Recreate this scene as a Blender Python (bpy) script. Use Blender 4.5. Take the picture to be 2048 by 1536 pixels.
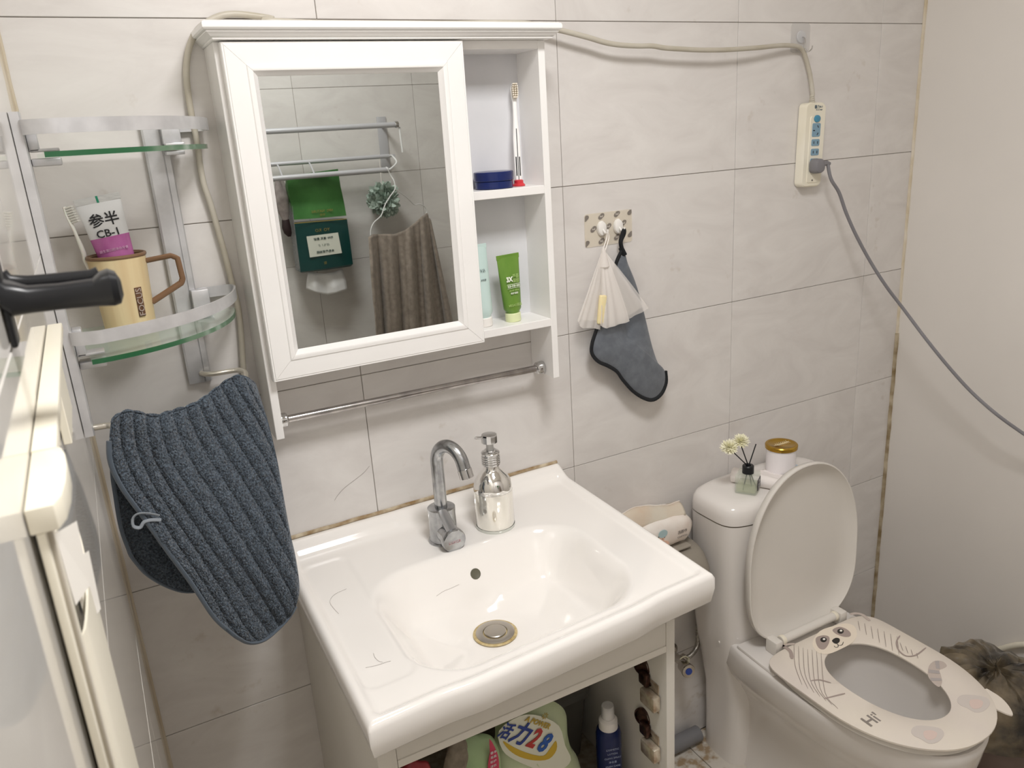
import bpy, bmesh, math, random
from mathutils import Vector, Matrix, noise as mnoise
random.seed(7)
PI = math.pi
for o in list(bpy.data.objects): bpy.data.objects.remove(o)
SC = bpy.context.scene; COL = SC.collection
V = Vector

# ---------------------------------------------------------------- camera
CX, CY, CZ = -0.84657, -1.3665, 1.53053
YAW, PITCH, ROLL, FPX = 0.4768, -0.3046, -0.0644, 1581.757
_F = V((math.sin(YAW)*math.cos(PITCH), math.cos(YAW)*math.cos(PITCH), math.sin(PITCH)))
_r = V((math.cos(YAW), -math.sin(YAW), 0)); _u = _r.cross(_F)
_R = _r*math.cos(ROLL) + _u*math.sin(ROLL); _U = _R.cross(_F)
CAM = V((CX, CY, CZ))
cam_d = bpy.data.cameras.new('camera'); cam = bpy.data.objects.new('camera', cam_d); COL.objects.link(cam)
cam.matrix_world = Matrix(((_R.x, _U.x, -_F.x, CX), (_R.y, _U.y, -_F.y, CY), (_R.z, _U.z, -_F.z, CZ), (0, 0, 0, 1)))
cam_d.sensor_width = 36; cam_d.lens = 36*FPX/2048; cam_d.clip_start = 0.01
cam_d.dof.use_dof = True; cam_d.dof.focus_distance = 1.5; cam_d.dof.aperture_fstop = 13
SC.camera = cam
def P(u, v, ax, val):
    """world point on the plane ax=val that a surveyed photo point belongs to"""
    d = _F + _R*((u-1024)/FPX) - _U*((v-768)/FPX); i = 'xyz'.index(ax)
    return CAM + d*((val-CAM[i])/d[i])

# ---------------------------------------------------------------- light
w = bpy.data.worlds.new('world'); SC.world = w; w.use_nodes = True
w.node_tree.nodes['Background'].inputs[0].default_value = (.9, .93, 1, 1); w.node_tree.nodes['Background'].inputs[1].default_value = .3
def area(name, loc, size, sy, power, col, rot=(0, 0, 0)):
    l = bpy.data.lights.new(name, 'AREA'); l.shape = 'RECTANGLE'; l.size = size; l.size_y = sy; l.energy = power; l.color = col
    o = bpy.data.objects.new(name, l); COL.objects.link(o); o.location = loc; o.rotation_euler = rot
    return o
LAMP = V((-0.34, -0.98, 2.385))
area('ceiling_light_glow', (LAMP.x, LAMP.y, 2.335), .34, .34, 12.6, (1, .984, .982))
SC.view_settings.view_transform = 'Standard'; SC.view_settings.look = 'None'; SC.view_settings.gamma = 1
SC.view_settings.use_curve_mapping = False; SC.view_settings.exposure = 0.43
SC.cycles.use_denoising = True
SC.cycles.max_bounces = 14; SC.cycles.diffuse_bounces = 7; SC.cycles.glossy_bounces = 6; SC.cycles.transmission_bounces = 12; SC.cycles.transparent_max_bounces = 16
SC.cycles.caustics_reflective = False; SC.cycles.caustics_refractive = False

# ---------------------------------------------------------------- materials
def srgb(h):
    h = h.lstrip('#'); c = [int(h[i:i+2], 16)/255 for i in (0, 2, 4)]
    return tuple(((x/12.92) if x <= .04045 else ((x+.055)/1.055)**2.4) for x in c)
_M = {}
def mat(name, col, rough=.5, metal=0, mottle=None, bump=None, trans=0, alpha=1, coat=0, ior=1.45, sheen=0, emit=0, sss=0, spec=.5):
    """mottle=(scale, colour2, [x,y,z stretch]) ; bump=(scale, strength)"""
    if name in _M: return _M[name]
    m = bpy.data.materials.new(name); _M[name] = m; m.use_nodes = True
    nt = m.node_tree; b = nt.nodes['Principled BSDF']
    c = srgb(col) if isinstance(col, str) else col
    b.inputs['Base Color'].default_value = (*c, 1); b.inputs['Roughness'].default_value = rough
    b.inputs['Metallic'].default_value = metal; b.inputs['Transmission Weight'].default_value = trans
    b.inputs['Alpha'].default_value = alpha; b.inputs['Coat Weight'].default_value = coat; b.inputs['Coat Roughness'].default_value = .08
    b.inputs['IOR'].default_value = ior; b.inputs['Sheen Weight'].default_value = sheen; b.inputs['Specular IOR Level'].default_value = spec
    if sss: b.inputs['Subsurface Weight'].default_value = sss; b.inputs['Subsurface Scale'].default_value = .004
    if emit: b.inputs['Emission Color'].default_value = (*c, 1); b.inputs['Emission Strength'].default_value = emit
    tc = nt.nodes.new('ShaderNodeTexCoord')
    if mottle:
        mp = nt.nodes.new('ShaderNodeMapping'); n = nt.nodes.new('ShaderNodeTexNoise'); r = nt.nodes.new('ShaderNodeValToRGB')
        nt.links.new(tc.outputs['Object'], mp.inputs[0]); nt.links.new(mp.outputs[0], n.inputs[0]); nt.links.new(n.outputs[0], r.inputs[0]); nt.links.new(r.outputs[0], b.inputs['Base Color'])
        n.inputs['Scale'].default_value = mottle[0]; n.inputs['Detail'].default_value = 5
        if len(mottle) > 2: mp.inputs['Scale'].default_value = mottle[2]
        r.color_ramp.elements[0].position = .35; r.color_ramp.elements[1].position = .68
        r.color_ramp.elements[0].color = (*c, 1); r.color_ramp.elements[1].color = (*srgb(mottle[1]), 1)
    if bump:
        n = nt.nodes.new('ShaderNodeTexNoise'); bp = nt.nodes.new('ShaderNodeBump')
        nt.links.new(tc.outputs['Object'], n.inputs[0]); n.inputs['Scale'].default_value = bump[0]; n.inputs['Detail'].default_value = 4
        bp.inputs['Strength'].default_value = bump[1]; bp.inputs['Distance'].default_value = .001
        nt.links.new(n.outputs[0], bp.inputs['Height']); nt.links.new(bp.outputs[0], b.inputs['Normal'])
    return m

def tile_material(name, ca, cb, rough, dirt=0, lo=.375, hi=.52):
    m = bpy.data.materials.new(name); _M[name] = m; m.use_nodes = True
    nt = m.node_tree; N = nt.nodes.new; L = nt.links.new; b = nt.nodes['Principled BSDF']
    geo = N('ShaderNodeNewGeometry'); oi = N('ShaderNodeObjectInfo')
    addr = N('ShaderNodeVectorMath'); addr.operation = 'ADD'
    sc = N('ShaderNodeVectorMath'); sc.operation = 'SCALE'; sc.inputs['Scale'].default_value = 13
    comb = N('ShaderNodeCombineXYZ')
    for i in range(3): L(oi.outputs['Random'], comb.inputs[i])
    L(comb.outputs[0], sc.inputs[0]); L(geo.outputs['Position'], addr.inputs[0]); L(sc.outputs[0], addr.inputs[1])
    mp = N('ShaderNodeMapping'); mp.inputs['Scale'].default_value = (1, 1, 2.2); L(addr.outputs[0], mp.inputs[0])
    n = N('ShaderNodeTexNoise'); n.inputs['Scale'].default_value = 5; n.inputs['Detail'].default_value = 9; n.inputs['Roughness'].default_value = .62; n.inputs['Distortion'].default_value = 1.2
    L(mp.outputs[0], n.inputs[0])
    r = N('ShaderNodeValToRGB'); r.color_ramp.elements[0].position = .33; r.color_ramp.elements[1].position = .7
    r.color_ramp.elements[0].color = (*srgb(ca), 1); r.color_ramp.elements[1].color = (*srgb(cb), 1); L(n.outputs[0], r.inputs[0])
    out = r.outputs[0]
    if dirt:
        n2 = N('ShaderNodeTexNoise'); n2.inputs['Scale'].default_value = 38; n2.inputs['Detail'].default_value = 6
        L(geo.outputs['Position'], n2.inputs[0])
        n3 = N('ShaderNodeTexNoise'); n3.inputs['Scale'].default_value = 4.5; L(geo.outputs['Position'], n3.inputs[0])
        mu = N('ShaderNodeMath'); mu.operation = 'MULTIPLY'; L(n2.outputs[0], mu.inputs[0]); L(n3.outputs[0], mu.inputs[1])
        r2 = N('ShaderNodeValToRGB'); r2.color_ramp.elements[0].position = lo; r2.color_ramp.elements[0].color = (0, 0, 0, 1)
        r2.color_ramp.elements[1].position = hi; r2.color_ramp.elements[1].color = (dirt, dirt, dirt, 1); L(mu.outputs[0], r2.inputs[0])
        mx = N('ShaderNodeMixRGB'); L(r2.outputs[0], mx.inputs[0]); L(out, mx.inputs[1]); mx.inputs[2].default_value = (*srgb('#9a8262'), 1); out = mx.outputs[0]
    L(out, b.inputs['Base Color']); b.inputs['Roughness'].default_value = rough
    bp = N('ShaderNodeBump'); bp.inputs['Strength'].default_value = .12; bp.inputs['Distance'].default_value = .001; L(n.outputs[0], bp.inputs['Height']); L(bp.outputs[0], b.inputs['Normal'])
    return m

# ---------------------------------------------------------------- mesh builder
class MB:
    def __init__(s): s.bm = bmesh.new()
    def face(s, vs):
        try: return s.bm.faces.new(vs)
        except ValueError: return None
    def box(s, x0, x1, y0, y1, z0, z1, bev=0, seg=2, M=None):
        t = bmesh.new(); bmesh.ops.create_cube(t, size=1)
        for v in t.verts: v.co = V(((x0+x1)/2+v.co.x*(x1-x0), (y0+y1)/2+v.co.y*(y1-y0), (z0+z1)/2+v.co.z*(z1-z0)))
        if bev: bmesh.ops.bevel(t, geom=t.edges[:], offset=bev, segments=seg, profile=.5, affect='EDGES')
        s.merge(t, M); return s
    def merge(s, t, M=None):
        mp = {}
        for v in t.verts: mp[v] = s.bm.verts.new(M @ v.co if M else v.co)
        for f in t.faces: s.face([mp[v] for v in f.verts])
        t.free()
    def loft(s, rings, cap0=True, cap1=True, closed=True):
        R = [[s.bm.verts.new(V(p)) for p in ring] for ring in rings]; n = len(R[0])
        for a, b in zip(R[:-1], R[1:]):
            for i in range(n if closed else n-1):
                j = (i+1) % n; s.face([a[i], a[j], b[j], b[i]])
        if cap0: s.face(list(reversed(R[0])))
        if cap1: s.face(R[-1])
        return s
    def tube(s, pts, r, n=10, smooth=0, caps=True, flat=1.0):
        pts = [V(p) for p in pts]
        if smooth: pts = catmull(pts, smooth)
        rings = []; up = None
        for i, p in enumerate(pts):
            t = (pts[min(i+1, len(pts)-1)]-pts[max(i-1, 0)]).normalized()
            if up is None: up = t.orthogonal().normalized()
            up = (up - t*up.dot(t)).normalized(); sd = t.cross(up)
            rr = r[min(len(r)-1, int(i*len(r)/len(pts)))] if isinstance(r, (list, tuple)) else r
            rings.append([p+up*math.cos(2*PI*k/n)*rr*flat+sd*math.sin(2*PI*k/n)*rr for k in range(n)])
        return s.loft(rings, caps, caps)
    def lathe(s, prof, c=(0, 0, 0), axis=(0, 0, 1), n=32, cap0=True, cap1=True):
        c = V(c); ax = V(axis).normalized(); a = ax.orthogonal().normalized(); b = ax.cross(a)
        return s.loft([[c+ax*z+a*math.cos(2*PI*k/n)*r+b*math.sin(2*PI*k/n)*r for k in range(n)] for r, z in prof], cap0, cap1)
    def prism(s, pts, off, bev=0):
        pts = [V(p) for p in pts]; off = V(off)
        t = bmesh.new(); f = t.faces.new([t.verts.new(p) for p in pts])
        e = bmesh.ops.extrude_face_region(t, geom=[f])
        for v in e['geom']:
            if isinstance(v, bmesh.types.BMVert): v.co += off
        bmesh.ops.recalc_face_normals(t, faces=t.faces[:])
        if bev: bmesh.ops.bevel(t, geom=t.edges[:], offset=bev, segments=2, profile=.5, affect='EDGES')
        s.merge(t); return s
    def grid(s, fn, nu, nv, close_u=False):
        g = [[s.bm.verts.new(V(fn(i/nu, j/nv))) for i in range(nu+(0 if close_u else 1))] for j in range(nv+1)]
        m = len(g[0])
        for j in range(nv):
            for i in range(nu): s.face([g[j][i], g[j][(i+1) % m], g[j+1][(i+1) % m], g[j+1][i]])
        return s
    def sweep(s, path, prof, closed=False):
        """path: xy points of a horizontal line; prof: (outward, z) points; mitred"""
        n = len(path); path = [V((p[0], p[1], 0)) for p in path]; rings = []
        for i, p in enumerate(path):
            d0 = (p-path[i-1]).normalized() if (i or closed) else None
            d1 = (path[(i+1) % n]-p).normalized() if (i < n-1 or closed) else None
            d0 = d0 or d1; d1 = d1 or d0
            n0 = V((d0.y, -d0.x, 0)); n1 = V((d1.y, -d1.x, 0)); m = (n0+n1); m = m/m.dot(n0) if m.length > 1e-6 else n0
            rings.append([p+m*o+V((0, 0, z)) for o, z in prof])
        s.loft(rings); return s
def catmull(p, k):
    out = []
    q = [p[0]*2-p[1]]+p+[p[-1]*2-p[-2]]
    for i in range(1, len(q)-2):
        for j in range(k):
            t = j/k; a, b, c, d = q[i-1], q[i], q[i+1], q[i+2]
            out.append(.5*((2*b)+(c-a)*t+(2*a-5*b+4*c-d)*t*t+(3*b-a-3*c+d)*t**3))
    return out+[p[-1]]
def smooth2(pts, k=4, closed=True):
    p = [V(x) for x in pts]
    if not closed: return catmull(p, k)
    q = p[-1:]+p+p[:2]; out = []
    for i in range(1, len(q)-2):
        for j in range(k):
            t = j/k; a, b, c, d = q[i-1], q[i], q[i+1], q[i+2]
            out.append(.5*((2*b)+(c-a)*t+(2*a-5*b+4*c-d)*t*t+(3*b-a-3*c+d)*t**3))
    return out
TMX = [None]
def inv_root(parent):
    m = Matrix.Identity(4)
    while parent is not None:
        m = parent.matrix_basis @ m; parent = parent.parent
    return m.inverted()
def finish(name, mb, m, ang=35, parent=None, M=None, flat=False):
    bm = mb.bm; bmesh.ops.recalc_face_normals(bm, faces=bm.faces[:])
    me = bpy.data.meshes.new(name); bm.to_mesh(me); bm.free()
    if TMX[0] is not None: me.transform(TMX[0])
    if M is not None: me.transform(M)
    me.materials.append(m)
    if not flat:
        for p in me.polygons: p.use_smooth = True
        me.set_sharp_from_angle(angle=math.radians(ang))
    o = bpy.data.objects.new(name, me); COL.objects.link(o)
    if parent is not None: o.parent = parent
    return o
def part(name, mb, m, parent, ang=35, label=None, local=False, flat=False):
    o = finish(name, mb, m, ang, parent, None if local else inv_root(parent), flat)
    if label: o['label'] = label
    return o
def thing(name, label, cat, loc, rot=(0, 0, 0), group=None):
    o = bpy.data.objects.new(name, None); COL.objects.link(o); o.location = (TMX[0] @ V(loc)) if TMX[0] is not None else loc; o.rotation_euler = rot; o.empty_display_size = .03
    o['label'] = label; o['category'] = cat
    if group: o['group'] = group
    return o
def solo(name, mb, m, label, cat, loc, ang=35, group=None):
    if TMX[0] is not None: loc = TMX[0] @ V(loc)
    o = finish(name, mb, m, ang, None, Matrix.Translation(-V(loc))); o.location = loc
    o['label'] = label; o['category'] = cat
    if group: o['group'] = group
    return o
def struct(name, mb, m, loc=(0, 0, 0)):
    o = finish(name, mb, m, 35, None, Matrix.Translation(-V(loc))); o.location = loc; o['kind'] = 'structure'; return o
def text(name, s, m, parent, org, right, up, size, ext=.0003, bold=0, sx=1, align='CENTER', shear=0):
    cu = bpy.data.curves.new(name, 'FONT'); cu.body = s; cu.size = size; cu.extrude = ext; cu.align_x = align; cu.align_y = 'CENTER'; cu.offset = bold; cu.shear = shear
    cu.resolution_u = 2
    to = bpy.data.objects.new(name, cu); me = bpy.data.meshes.new_from_object(to); bpy.data.objects.remove(to)
    r = V(right).normalized(); u = V(up).normalized(); n = r.cross(u); u = n.cross(r)
    M = Matrix(((r.x*sx, u.x, n.x, org[0]), (r.y*sx, u.y, n.y, org[1]), (r.z*sx, u.z, n.z, org[2]), (0, 0, 0, 1)))
    me.transform(inv_root(parent) @ (TMX[0] or Matrix.Identity(4)) @ M); me.materials.clear(); me.materials.append(m)
    o = bpy.data.objects.new(name, me); COL.objects.link(o); o.parent = parent; return o
X, Y, Z = V((1, 0, 0)), V((0, 1, 0)), V((0, 0, 1))
def rrect(w, h, r, n=5):
    out = []
    for cx, cy, a0 in ((w/2-r, h/2-r, 0), (-w/2+r, h/2-r, 90), (-w/2+r, -h/2+r, 180), (w/2-r, -h/2+r, 270)):
        for i in range(n+1):
            a = math.radians(a0+90*i/n); out.append((cx+r*math.cos(a), cy+r*math.sin(a)))
    return out
def sup(cx, cy, hx, hy, e, z, n=48, k=None):
    out = []
    for i in range(n):
        a = 2*PI*i/n; c, s_ = math.cos(a), math.sin(a)
        out.append(V((cx+hx*math.copysign(abs(c)**(2/e), c), cy+hy*math.copysign(abs(s_)**(2/e), s_), z)))
    return out

WHITE = mat('white_lacquer', '#f0efed', .32, mottle=(6, '#ebe9e7'))
WHITEIN = mat('white_board_inner', '#dcdbdc', .5, mottle=(7, '#e4e3e4'))
CERAMIC = mat('glazed_ceramic', '#f1eeea', .09, coat=.4, spec=.6)
CERAMIC2 = mat('toilet_ceramic', '#e4e0dc', .12, coat=.3)
CHROME = mat('chrome', '#d6d6d6', .06, 1)
DULLCHROME = mat('water_marked_chrome', '#a3a5a8', .22, 1, mottle=(60, '#c4c6c8'))
ALU = mat('brushed_aluminium', '#c6c6c8', .36, .5, mottle=(30, '#d8d8da'))
GLASS = mat('clear_glass', '#f4faf6', .02, trans=1)
GROUT = mat('dark_grout', '#938d85', .9)
CREAM = mat('cream_plastic', '#e9e4d3', .35)
BLACK = mat('black_plastic', '#17191d', .38)
TILE = tile_material('marbled_cream_wall_tile', '#d3cfcc', '#dfdcd9', .24, .35)
TILEL = tile_material('marbled_cream_wall_tile_glossy', '#dbd8d2', '#e4e1db', .045, .2)
_b = TILEL.node_tree.nodes['Principled BSDF']; _b.inputs['IOR'].default_value = 1.6
for _n in TILEL.node_tree.nodes:
    if _n.type == 'BUMP': _n.inputs['Strength'].default_value = .02
FTILE = tile_material('floor_tile', '#c4beb3', '#d8d3ca', .35, .9, .27, .36)
PAINT = mat('painted_plaster', '#dedad5', .55, mottle=(3, '#e3dfda'), bump=(60, .1))

# ---------------------------------------------------------------- room
XL, XR, YF, ZC = -.898, 1.052, -1.706, 2.4
TW, TH, G = .4508, .3, .0013
_tiles = {}
def tile_wall(wall, side, a0, a1, z0, z1, aseams, m):
    """side: back (y=0), left (x=XL), front (y=YF); one object per tile"""
    al = sorted({a0, a1, *[a for a in aseams if a0 < a < a1]}); zl = sorted({z0, z1, *[1.127+TH*k for k in range(-5, 6) if z0 < 1.127+TH*k < z1]})
    for i in range(len(al)-1):
        for j in range(len(zl)-1):
            w_, h_ = al[i+1]-al[i]-G, zl[j+1]-zl[j]-G
            if w_ < .01 or h_ < .01: continue
            key = (side, round(w_, 4), round(h_, 4), m.name)
            if key not in _tiles:
                mb = MB()
                if side in ('back', 'front'): mb.box(-w_/2, w_/2, -.004, .004, -h_/2, h_/2, .0007, 1)
                else: mb.box(-.004, .004, -w_/2, w_/2, -h_/2, h_/2, .0007, 1)
                o = finish('tile', mb, m, 20, wall); _tiles[key] = o.data
            else:
                o = bpy.data.objects.new('tile', _tiles[key]); COL.objects.link(o); o.parent = wall
            c = (al[i]+al[i+1])/2; z = (zl[j]+zl[j+1])/2; jit = random.uniform(-.0003, .0003)
            o.location = {'back': (c, .004+jit, z), 'front': (c, YF-.004+jit, z), 'left': (XL-.004+jit, c, z)}[side]
b = MB().box(XL-.06, XR+.06, .0022, .06, -.05, ZC); wb = struct('wall_back', b, GROUT)
tile_wall(wb, 'back', XL, XR, -.05, ZC, [-TW*2, -TW, 0, TW, 2*TW], TILE)
b = MB().box(XL-.06, XL-.0022, YF, 0.0022, -.05, ZC); wl = struct('wall_left', b, GROUT)
tile_wall(wl, 'left', YF, 0, -.05, ZC, [-.30-TW*k for k in range(4)], TILEL)
b = MB().box(XL-.06, XR+.06, YF-.06, YF-.0022, -.05, ZC); wf = struct('wall_front', b, GROUT)
tile_wall(wf, 'front', XL, XR, -.05, ZC, [-.128-TW, -.128, .31, .31+TW], TILE)
struct('wall_right', MB().box(XR, XR+.06, YF, .0022, -.05, ZC), PAINT)
struct('ceiling', MB().box(XL-.06, XR+.06, YF-.06, .06, ZC, ZC+.05), mat('ceiling_panel', '#e9e6e0', .6))
fl = struct('floor', MB().box(XL-.06, XR+.06, YF-.06, .06, -.10, -.053), mat('floor_grout', '#6b6358', .9))
mb = MB().box(-.149, .149, -.149, .149, -.006, 0, .001, 1); ft = finish('tile', mb, FTILE, 20, fl); ft.location = (XL+.15, -.15, -.05)
for i in range(7):
    for j in range(6):
        if (i, j) == (0, 0): continue
        o = bpy.data.objects.new('tile', ft.data); COL.objects.link(o); o.parent = fl; o.location = (XL+.15+.3*i, -.15-.3*j, -.05+random.uniform(-.0003, .0003))
# corner joints
def caulk(name, pts, r, m, seed, wob=.25):
    q = catmull([V(p) for p in pts], 30); q = [p+V([mnoise.noise(p*30+V((seed, k, 0)))*r*.25 for k in range(3)]) for p in q]
    return struct(name, MB().tube(q, r, 7), m, pts[0])
FZ = -.05
RUST = mat('stained_sealant', '#cdbfa2', .7, mottle=(9, '#8f7552', (1, 1, .6)))
RUSTD = mat('dark_stained_sealant', '#8b7049', .8, mottle=(40, '#c9bda6'))
MILD = mat('pale_sealant', '#d3cab9', .6, mottle=(8, '#b5a488', (1, 1, .5)))
caulk('trim_1', [(XR-.001, -.001, 2.39), (XR-.001, -.001, 1.6), (XR-.001, -.001, .95)], .0045, mat('cream_sealant', '#dcd4c4', .7, mottle=(14, '#c9bb9f')), 1)
caulk('trim_2', [(XR-.001, -.001, .95), (XR-.001, -.001, .5), (XR-.001, -.001, -.045)], .0062, mat('brown_sealant', '#82704f', .8, mottle=(22, '#c3b79f')), 2, .8)
caulk('trim_3', [(XL+.001, -.001, 2.39), (XL+.001, -.001, 1.3), (XL+.001, -.001, -.045)], .0032, MILD, 3)
# ceiling lamp (out of frame, lights the room)
t = thing('ceiling_light', 'white square flush ceiling lamp above the middle of the bathroom', 'lamp', (LAMP.x, LAMP.y, ZC))
part('lamp_housing', MB().box(LAMP.x-.2, LAMP.x+.2, LAMP.y-.2, LAMP.y+.2, 2.345, 2.399, .006), WHITE, t)
part('diffuser', MB().box(LAMP.x-.185, LAMP.x+.185, LAMP.y-.185, LAMP.y+.185, 2.338, 2.346, .002), mat('lit_diffuser', '#fffaf0', .5, emit=3), t)

# ---------------------------------------------------------------- mirror cabinet
CL, CR, CD = -.632, -.0785, .086
t = thing('mirror_cabinet', 'white wall cabinet with mirror door, open side shelves and towel rail', 'cabinet', (-.355, 0, 1.07), (0, 0, 0))
TK = .0135
part('side_panel', MB().box(CL, CL+TK, -CD, -.0005, 1.070, 1.684, .0008, 1), WHITE, t)
part('side_panel', MB().box(CR-TK, CR, -CD, -.0005, 1.070, 1.684, .0008, 1), WHITE, t)
part('top_panel', MB().box(CL+TK, CR-TK, -CD, -.0005, 1.670, 1.684, .0008, 1), WHITE, t)
part('shelf', MB().box(CL+TK, CR-TK, -CD, -.0005, 1.1755, 1.1905, .0008, 1), WHITE, t)
part('shelf', MB().box(-.2437, CR-TK, -CD+.001, -.0065, 1.4245, 1.4395, .0008, 1), WHITE, t)
part('divider', MB().box(-.259, -.2437, -CD+.001, -.0065, 1.1905, 1.670, .0008, 1), WHITE, t)
part('back_panel', MB().box(CL+TK, CR-TK, -.0065, -.0005, 1.1905, 1.670), mat('greyish_back_board', '#d2d3d6', .45, mottle=(9, '#dbdbde')), t)
prof = [(-.004, 1.684), (.002, 1.684), (.003, 1.6850), (.003, 1.6868), (.0045, 1.6874), (.0062, 1.6892), (.0085, 1.6918), (.0112, 1.6938), (.0115, 1.6946), (.0098, 1.6952), (.0105, 1.6960), (.0138, 1.6968), (.0158, 1.6990), (.0160, 1.7035), (.0148, 1.7068), (.0110, 1.7088), (-.004, 1.7090)]
part('crown_moulding', MB().sweep([(CL, -.0005), (CL, -CD-.019), (CR, -CD-.019), (CR, -.0005)], [(o, z) for o, z in prof]), WHITE, t, ang=32)
part('crown_board', MB().box(CL-.002, CR+.002, -CD-.0185, -.0005, 1.6842, 1.7045, .0008, 1), WHITE, t)
# door: four mitred rails and the mirror
DX0, DX1, DZ0, DZ1, DY = -.6247, -.2437, 1.1735, 1.6820, -.1045
dr = thing('door', '', '', ((DX0+DX1)/2, -CD-.0005, DZ0)); del dr['label']; del dr['category']; dr.parent = t; dr.location = V(dr.location)-t.location
dprof = [(0, .017), (0, .0025), (.0012, .0008), (.003, .0012), (.0042, .0), (.031, .0), (.0325, -.0016), (.0365, -.0022), (.0395, -.0012), (.041, .0008), (.0448, .0045), (.0468, .0068), (.0468, .017)]
crn = [V((DX0, 0, DZ0)), V((DX0, 0, DZ1)), V((DX1, 0, DZ1)), V((DX1, 0, DZ0))]
for i in range(4):
    a, c = crn[i], crn[(i+1) % 4]; ctr = V(((DX0+DX1)/2, 0, (DZ0+DZ1)/2))
    def inw(p): return V((1 if p.x < ctr.x else -1, 0, 1 if p.z < ctr.z else -1))
    eps = (c-a).normalized()*.0002
    rings = [[p+inw(p)*o+V((0, DY+d, 0))+e for o, d in dprof] for p, e in ((a, eps), (c, -eps))]
    part('frame_rail', MB().loft(rings), WHITE, dr, ang=28)
mir = mat('mirror_silver', '#c9ccc9', .008, 1)
part('mirror', MB().box(DX0+.0445, DX1-.0445, DY+.0072, DY+.0112, DZ0+.0445, DZ1-.0445), mir, dr, flat=True)
part('door_back', MB().box(DX0+.001, DX1-.001, DY+.0117, DY+.0175, DZ0+.001, DZ1-.001), WHITE, dr)
# towel rail under it
rl = MB().tube([(CL+TK, -.045, 1.089), (CR-TK, -.045, 1.084)], .0068, 20); part('towel_rail', rl, mat('dull_steel_rail', '#a5a1a0', .16, 1, mottle=(14, '#c3bfbc', (3, 1, 1))), t)
for x, sx, zz in ((CL+TK, 1, 1.089), (CR-TK, -1, 1.084)):
    part('rail_end', MB().lathe([(.0125, .0003), (.0135, .003), (.013, .008), (.0125, .010), (.0125, .014), (.0105, .0165), (.0072, .018)], (x, -.045, zz), (sx, 0, 0), 28), CHROME, t)

# things in the open shelves
S1, S2 = 1.4398, 1.1908
p = P(988, 365, 'y', -.046); j = thing('cosmetic_jar', 'flat round navy blue jar on the middle cabinet shelf', 'jar', (p.x, -.046, S1))
NAVY = mat('navy_plastic', '#16255c', .22)
part('jar_body', MB().lathe([(.033, 0), (.0345, .001), (.0345, .0125), (.0335, .0135)], (p.x, -.046, S1)), NAVY, j)
part('lid', MB().lathe([(.0355, .0138), (.0362, .0146), (.0362, .0285), (.0352, .0297), (.031, .0303), (.001, .0303)], (p.x, -.046, S1)), NAVY, j)
def sstep(a, b, x):
    t = max(0, min(1, (x-a)/(b-a))); return t*t*(3-2*t)
# toothbrush standing in a red sucker foot
def brush(root, pts, wid, m, mbris, face, wh=.0062, hl=.030):
    pts = catmull([V(q) for q in pts], 6); n = len(pts)
    d = (pts[-1]-pts[0]).normalized(); f = V(face); f = (f-d*f.dot(d)).normalized(); s_ = d.cross(f)
    L = sum((pts[i+1]-pts[i]).length for i in range(n-1)); rings = []; acc = 0
    for i, q in enumerate(pts):
        if i: acc += (q-pts[i-1]).length
        h = acc/L; hf = hl/L
        wd = wid*(.75 if h < .04 else 1.0 if h < .42 else 1.0-.42*sstep(.42, .70, h))
        if h > 1-hf: wd = wh*math.sqrt(max(.02, 1-((h-(1-hf/2))/(hf/2*1.08))**4))
        th = .0032 if h < .6 else .0024
        rings.append([q+s_*wd*math.cos(2*PI*k/12)+f*th*math.sin(2*PI*k/12) for k in range(12)])
    part('handle', MB().loft(rings), m, root)
    e = pts[-1]; b_ = MB()
    for r_ in range(7):
        for c_ in range(3):
            ww = math.sqrt(max(.1, 1-((r_-3)/3.9)**2)); c0 = e-d*(hl*.10+r_*hl*.128)+s_*(c_-1)*wh*.62*ww+f*.002
            b_.tube([c0, c0+f*.0095+s_*(c_-1)*.0005], .0015, 6)
    part('bristles', b_, mbris, root)
WB = mat('white_brush_plastic', '#efeeec', .3); BR = mat('bristle_beige', '#e2d9c8', .8)
p0 = P(1038, 372, 'y', -.047); p1 = P(1031, 166, 'y', -.03)
tb = thing('toothbrush', 'white toothbrush with black stripes upright in a red foot on middle shelf', 'toothbrush', (p0.x, -.047, S1))
a0 = V((p0.x, -.047, S1+.006)); a1 = V((p1.x, -.022, p1.z))
brush(tb, [a0, a0.lerp(a1, .35), a0.lerp(a1, .7), a1], .0066, WB, BR, (-.25, -1, 0))
dd = (a1-a0).normalized()
for k, (l0, l1) in enumerate(((.0, .092), (.008, .042), (.008, .042))):
    off = (0, -.0031, .0031)[k]
    fdir = V((-.25, -1, 0)); fdir = (fdir-dd*fdir.dot(dd)).normalized(); sdir = dd.cross(fdir)
    q0 = a0+dd*(l0+.004)+sdir*off+fdir*(.0030 if k == 0 else .0026); part('stripe', MB().tube([q0, q0+dd*(l1-l0)], .00080 if k == 0 else .0012, 6), BLACK, tb)
RED = mat('red_rubber', '#c8323a', .35)
part('sucker_foot', MB().lathe([(.0115, 0), (.012, .0015), (.010, .004), (.0085, .0055), (.0085, .010), (.006, .0115)], (p0.x, -.047, S1), n=24), RED, tb)
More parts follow.
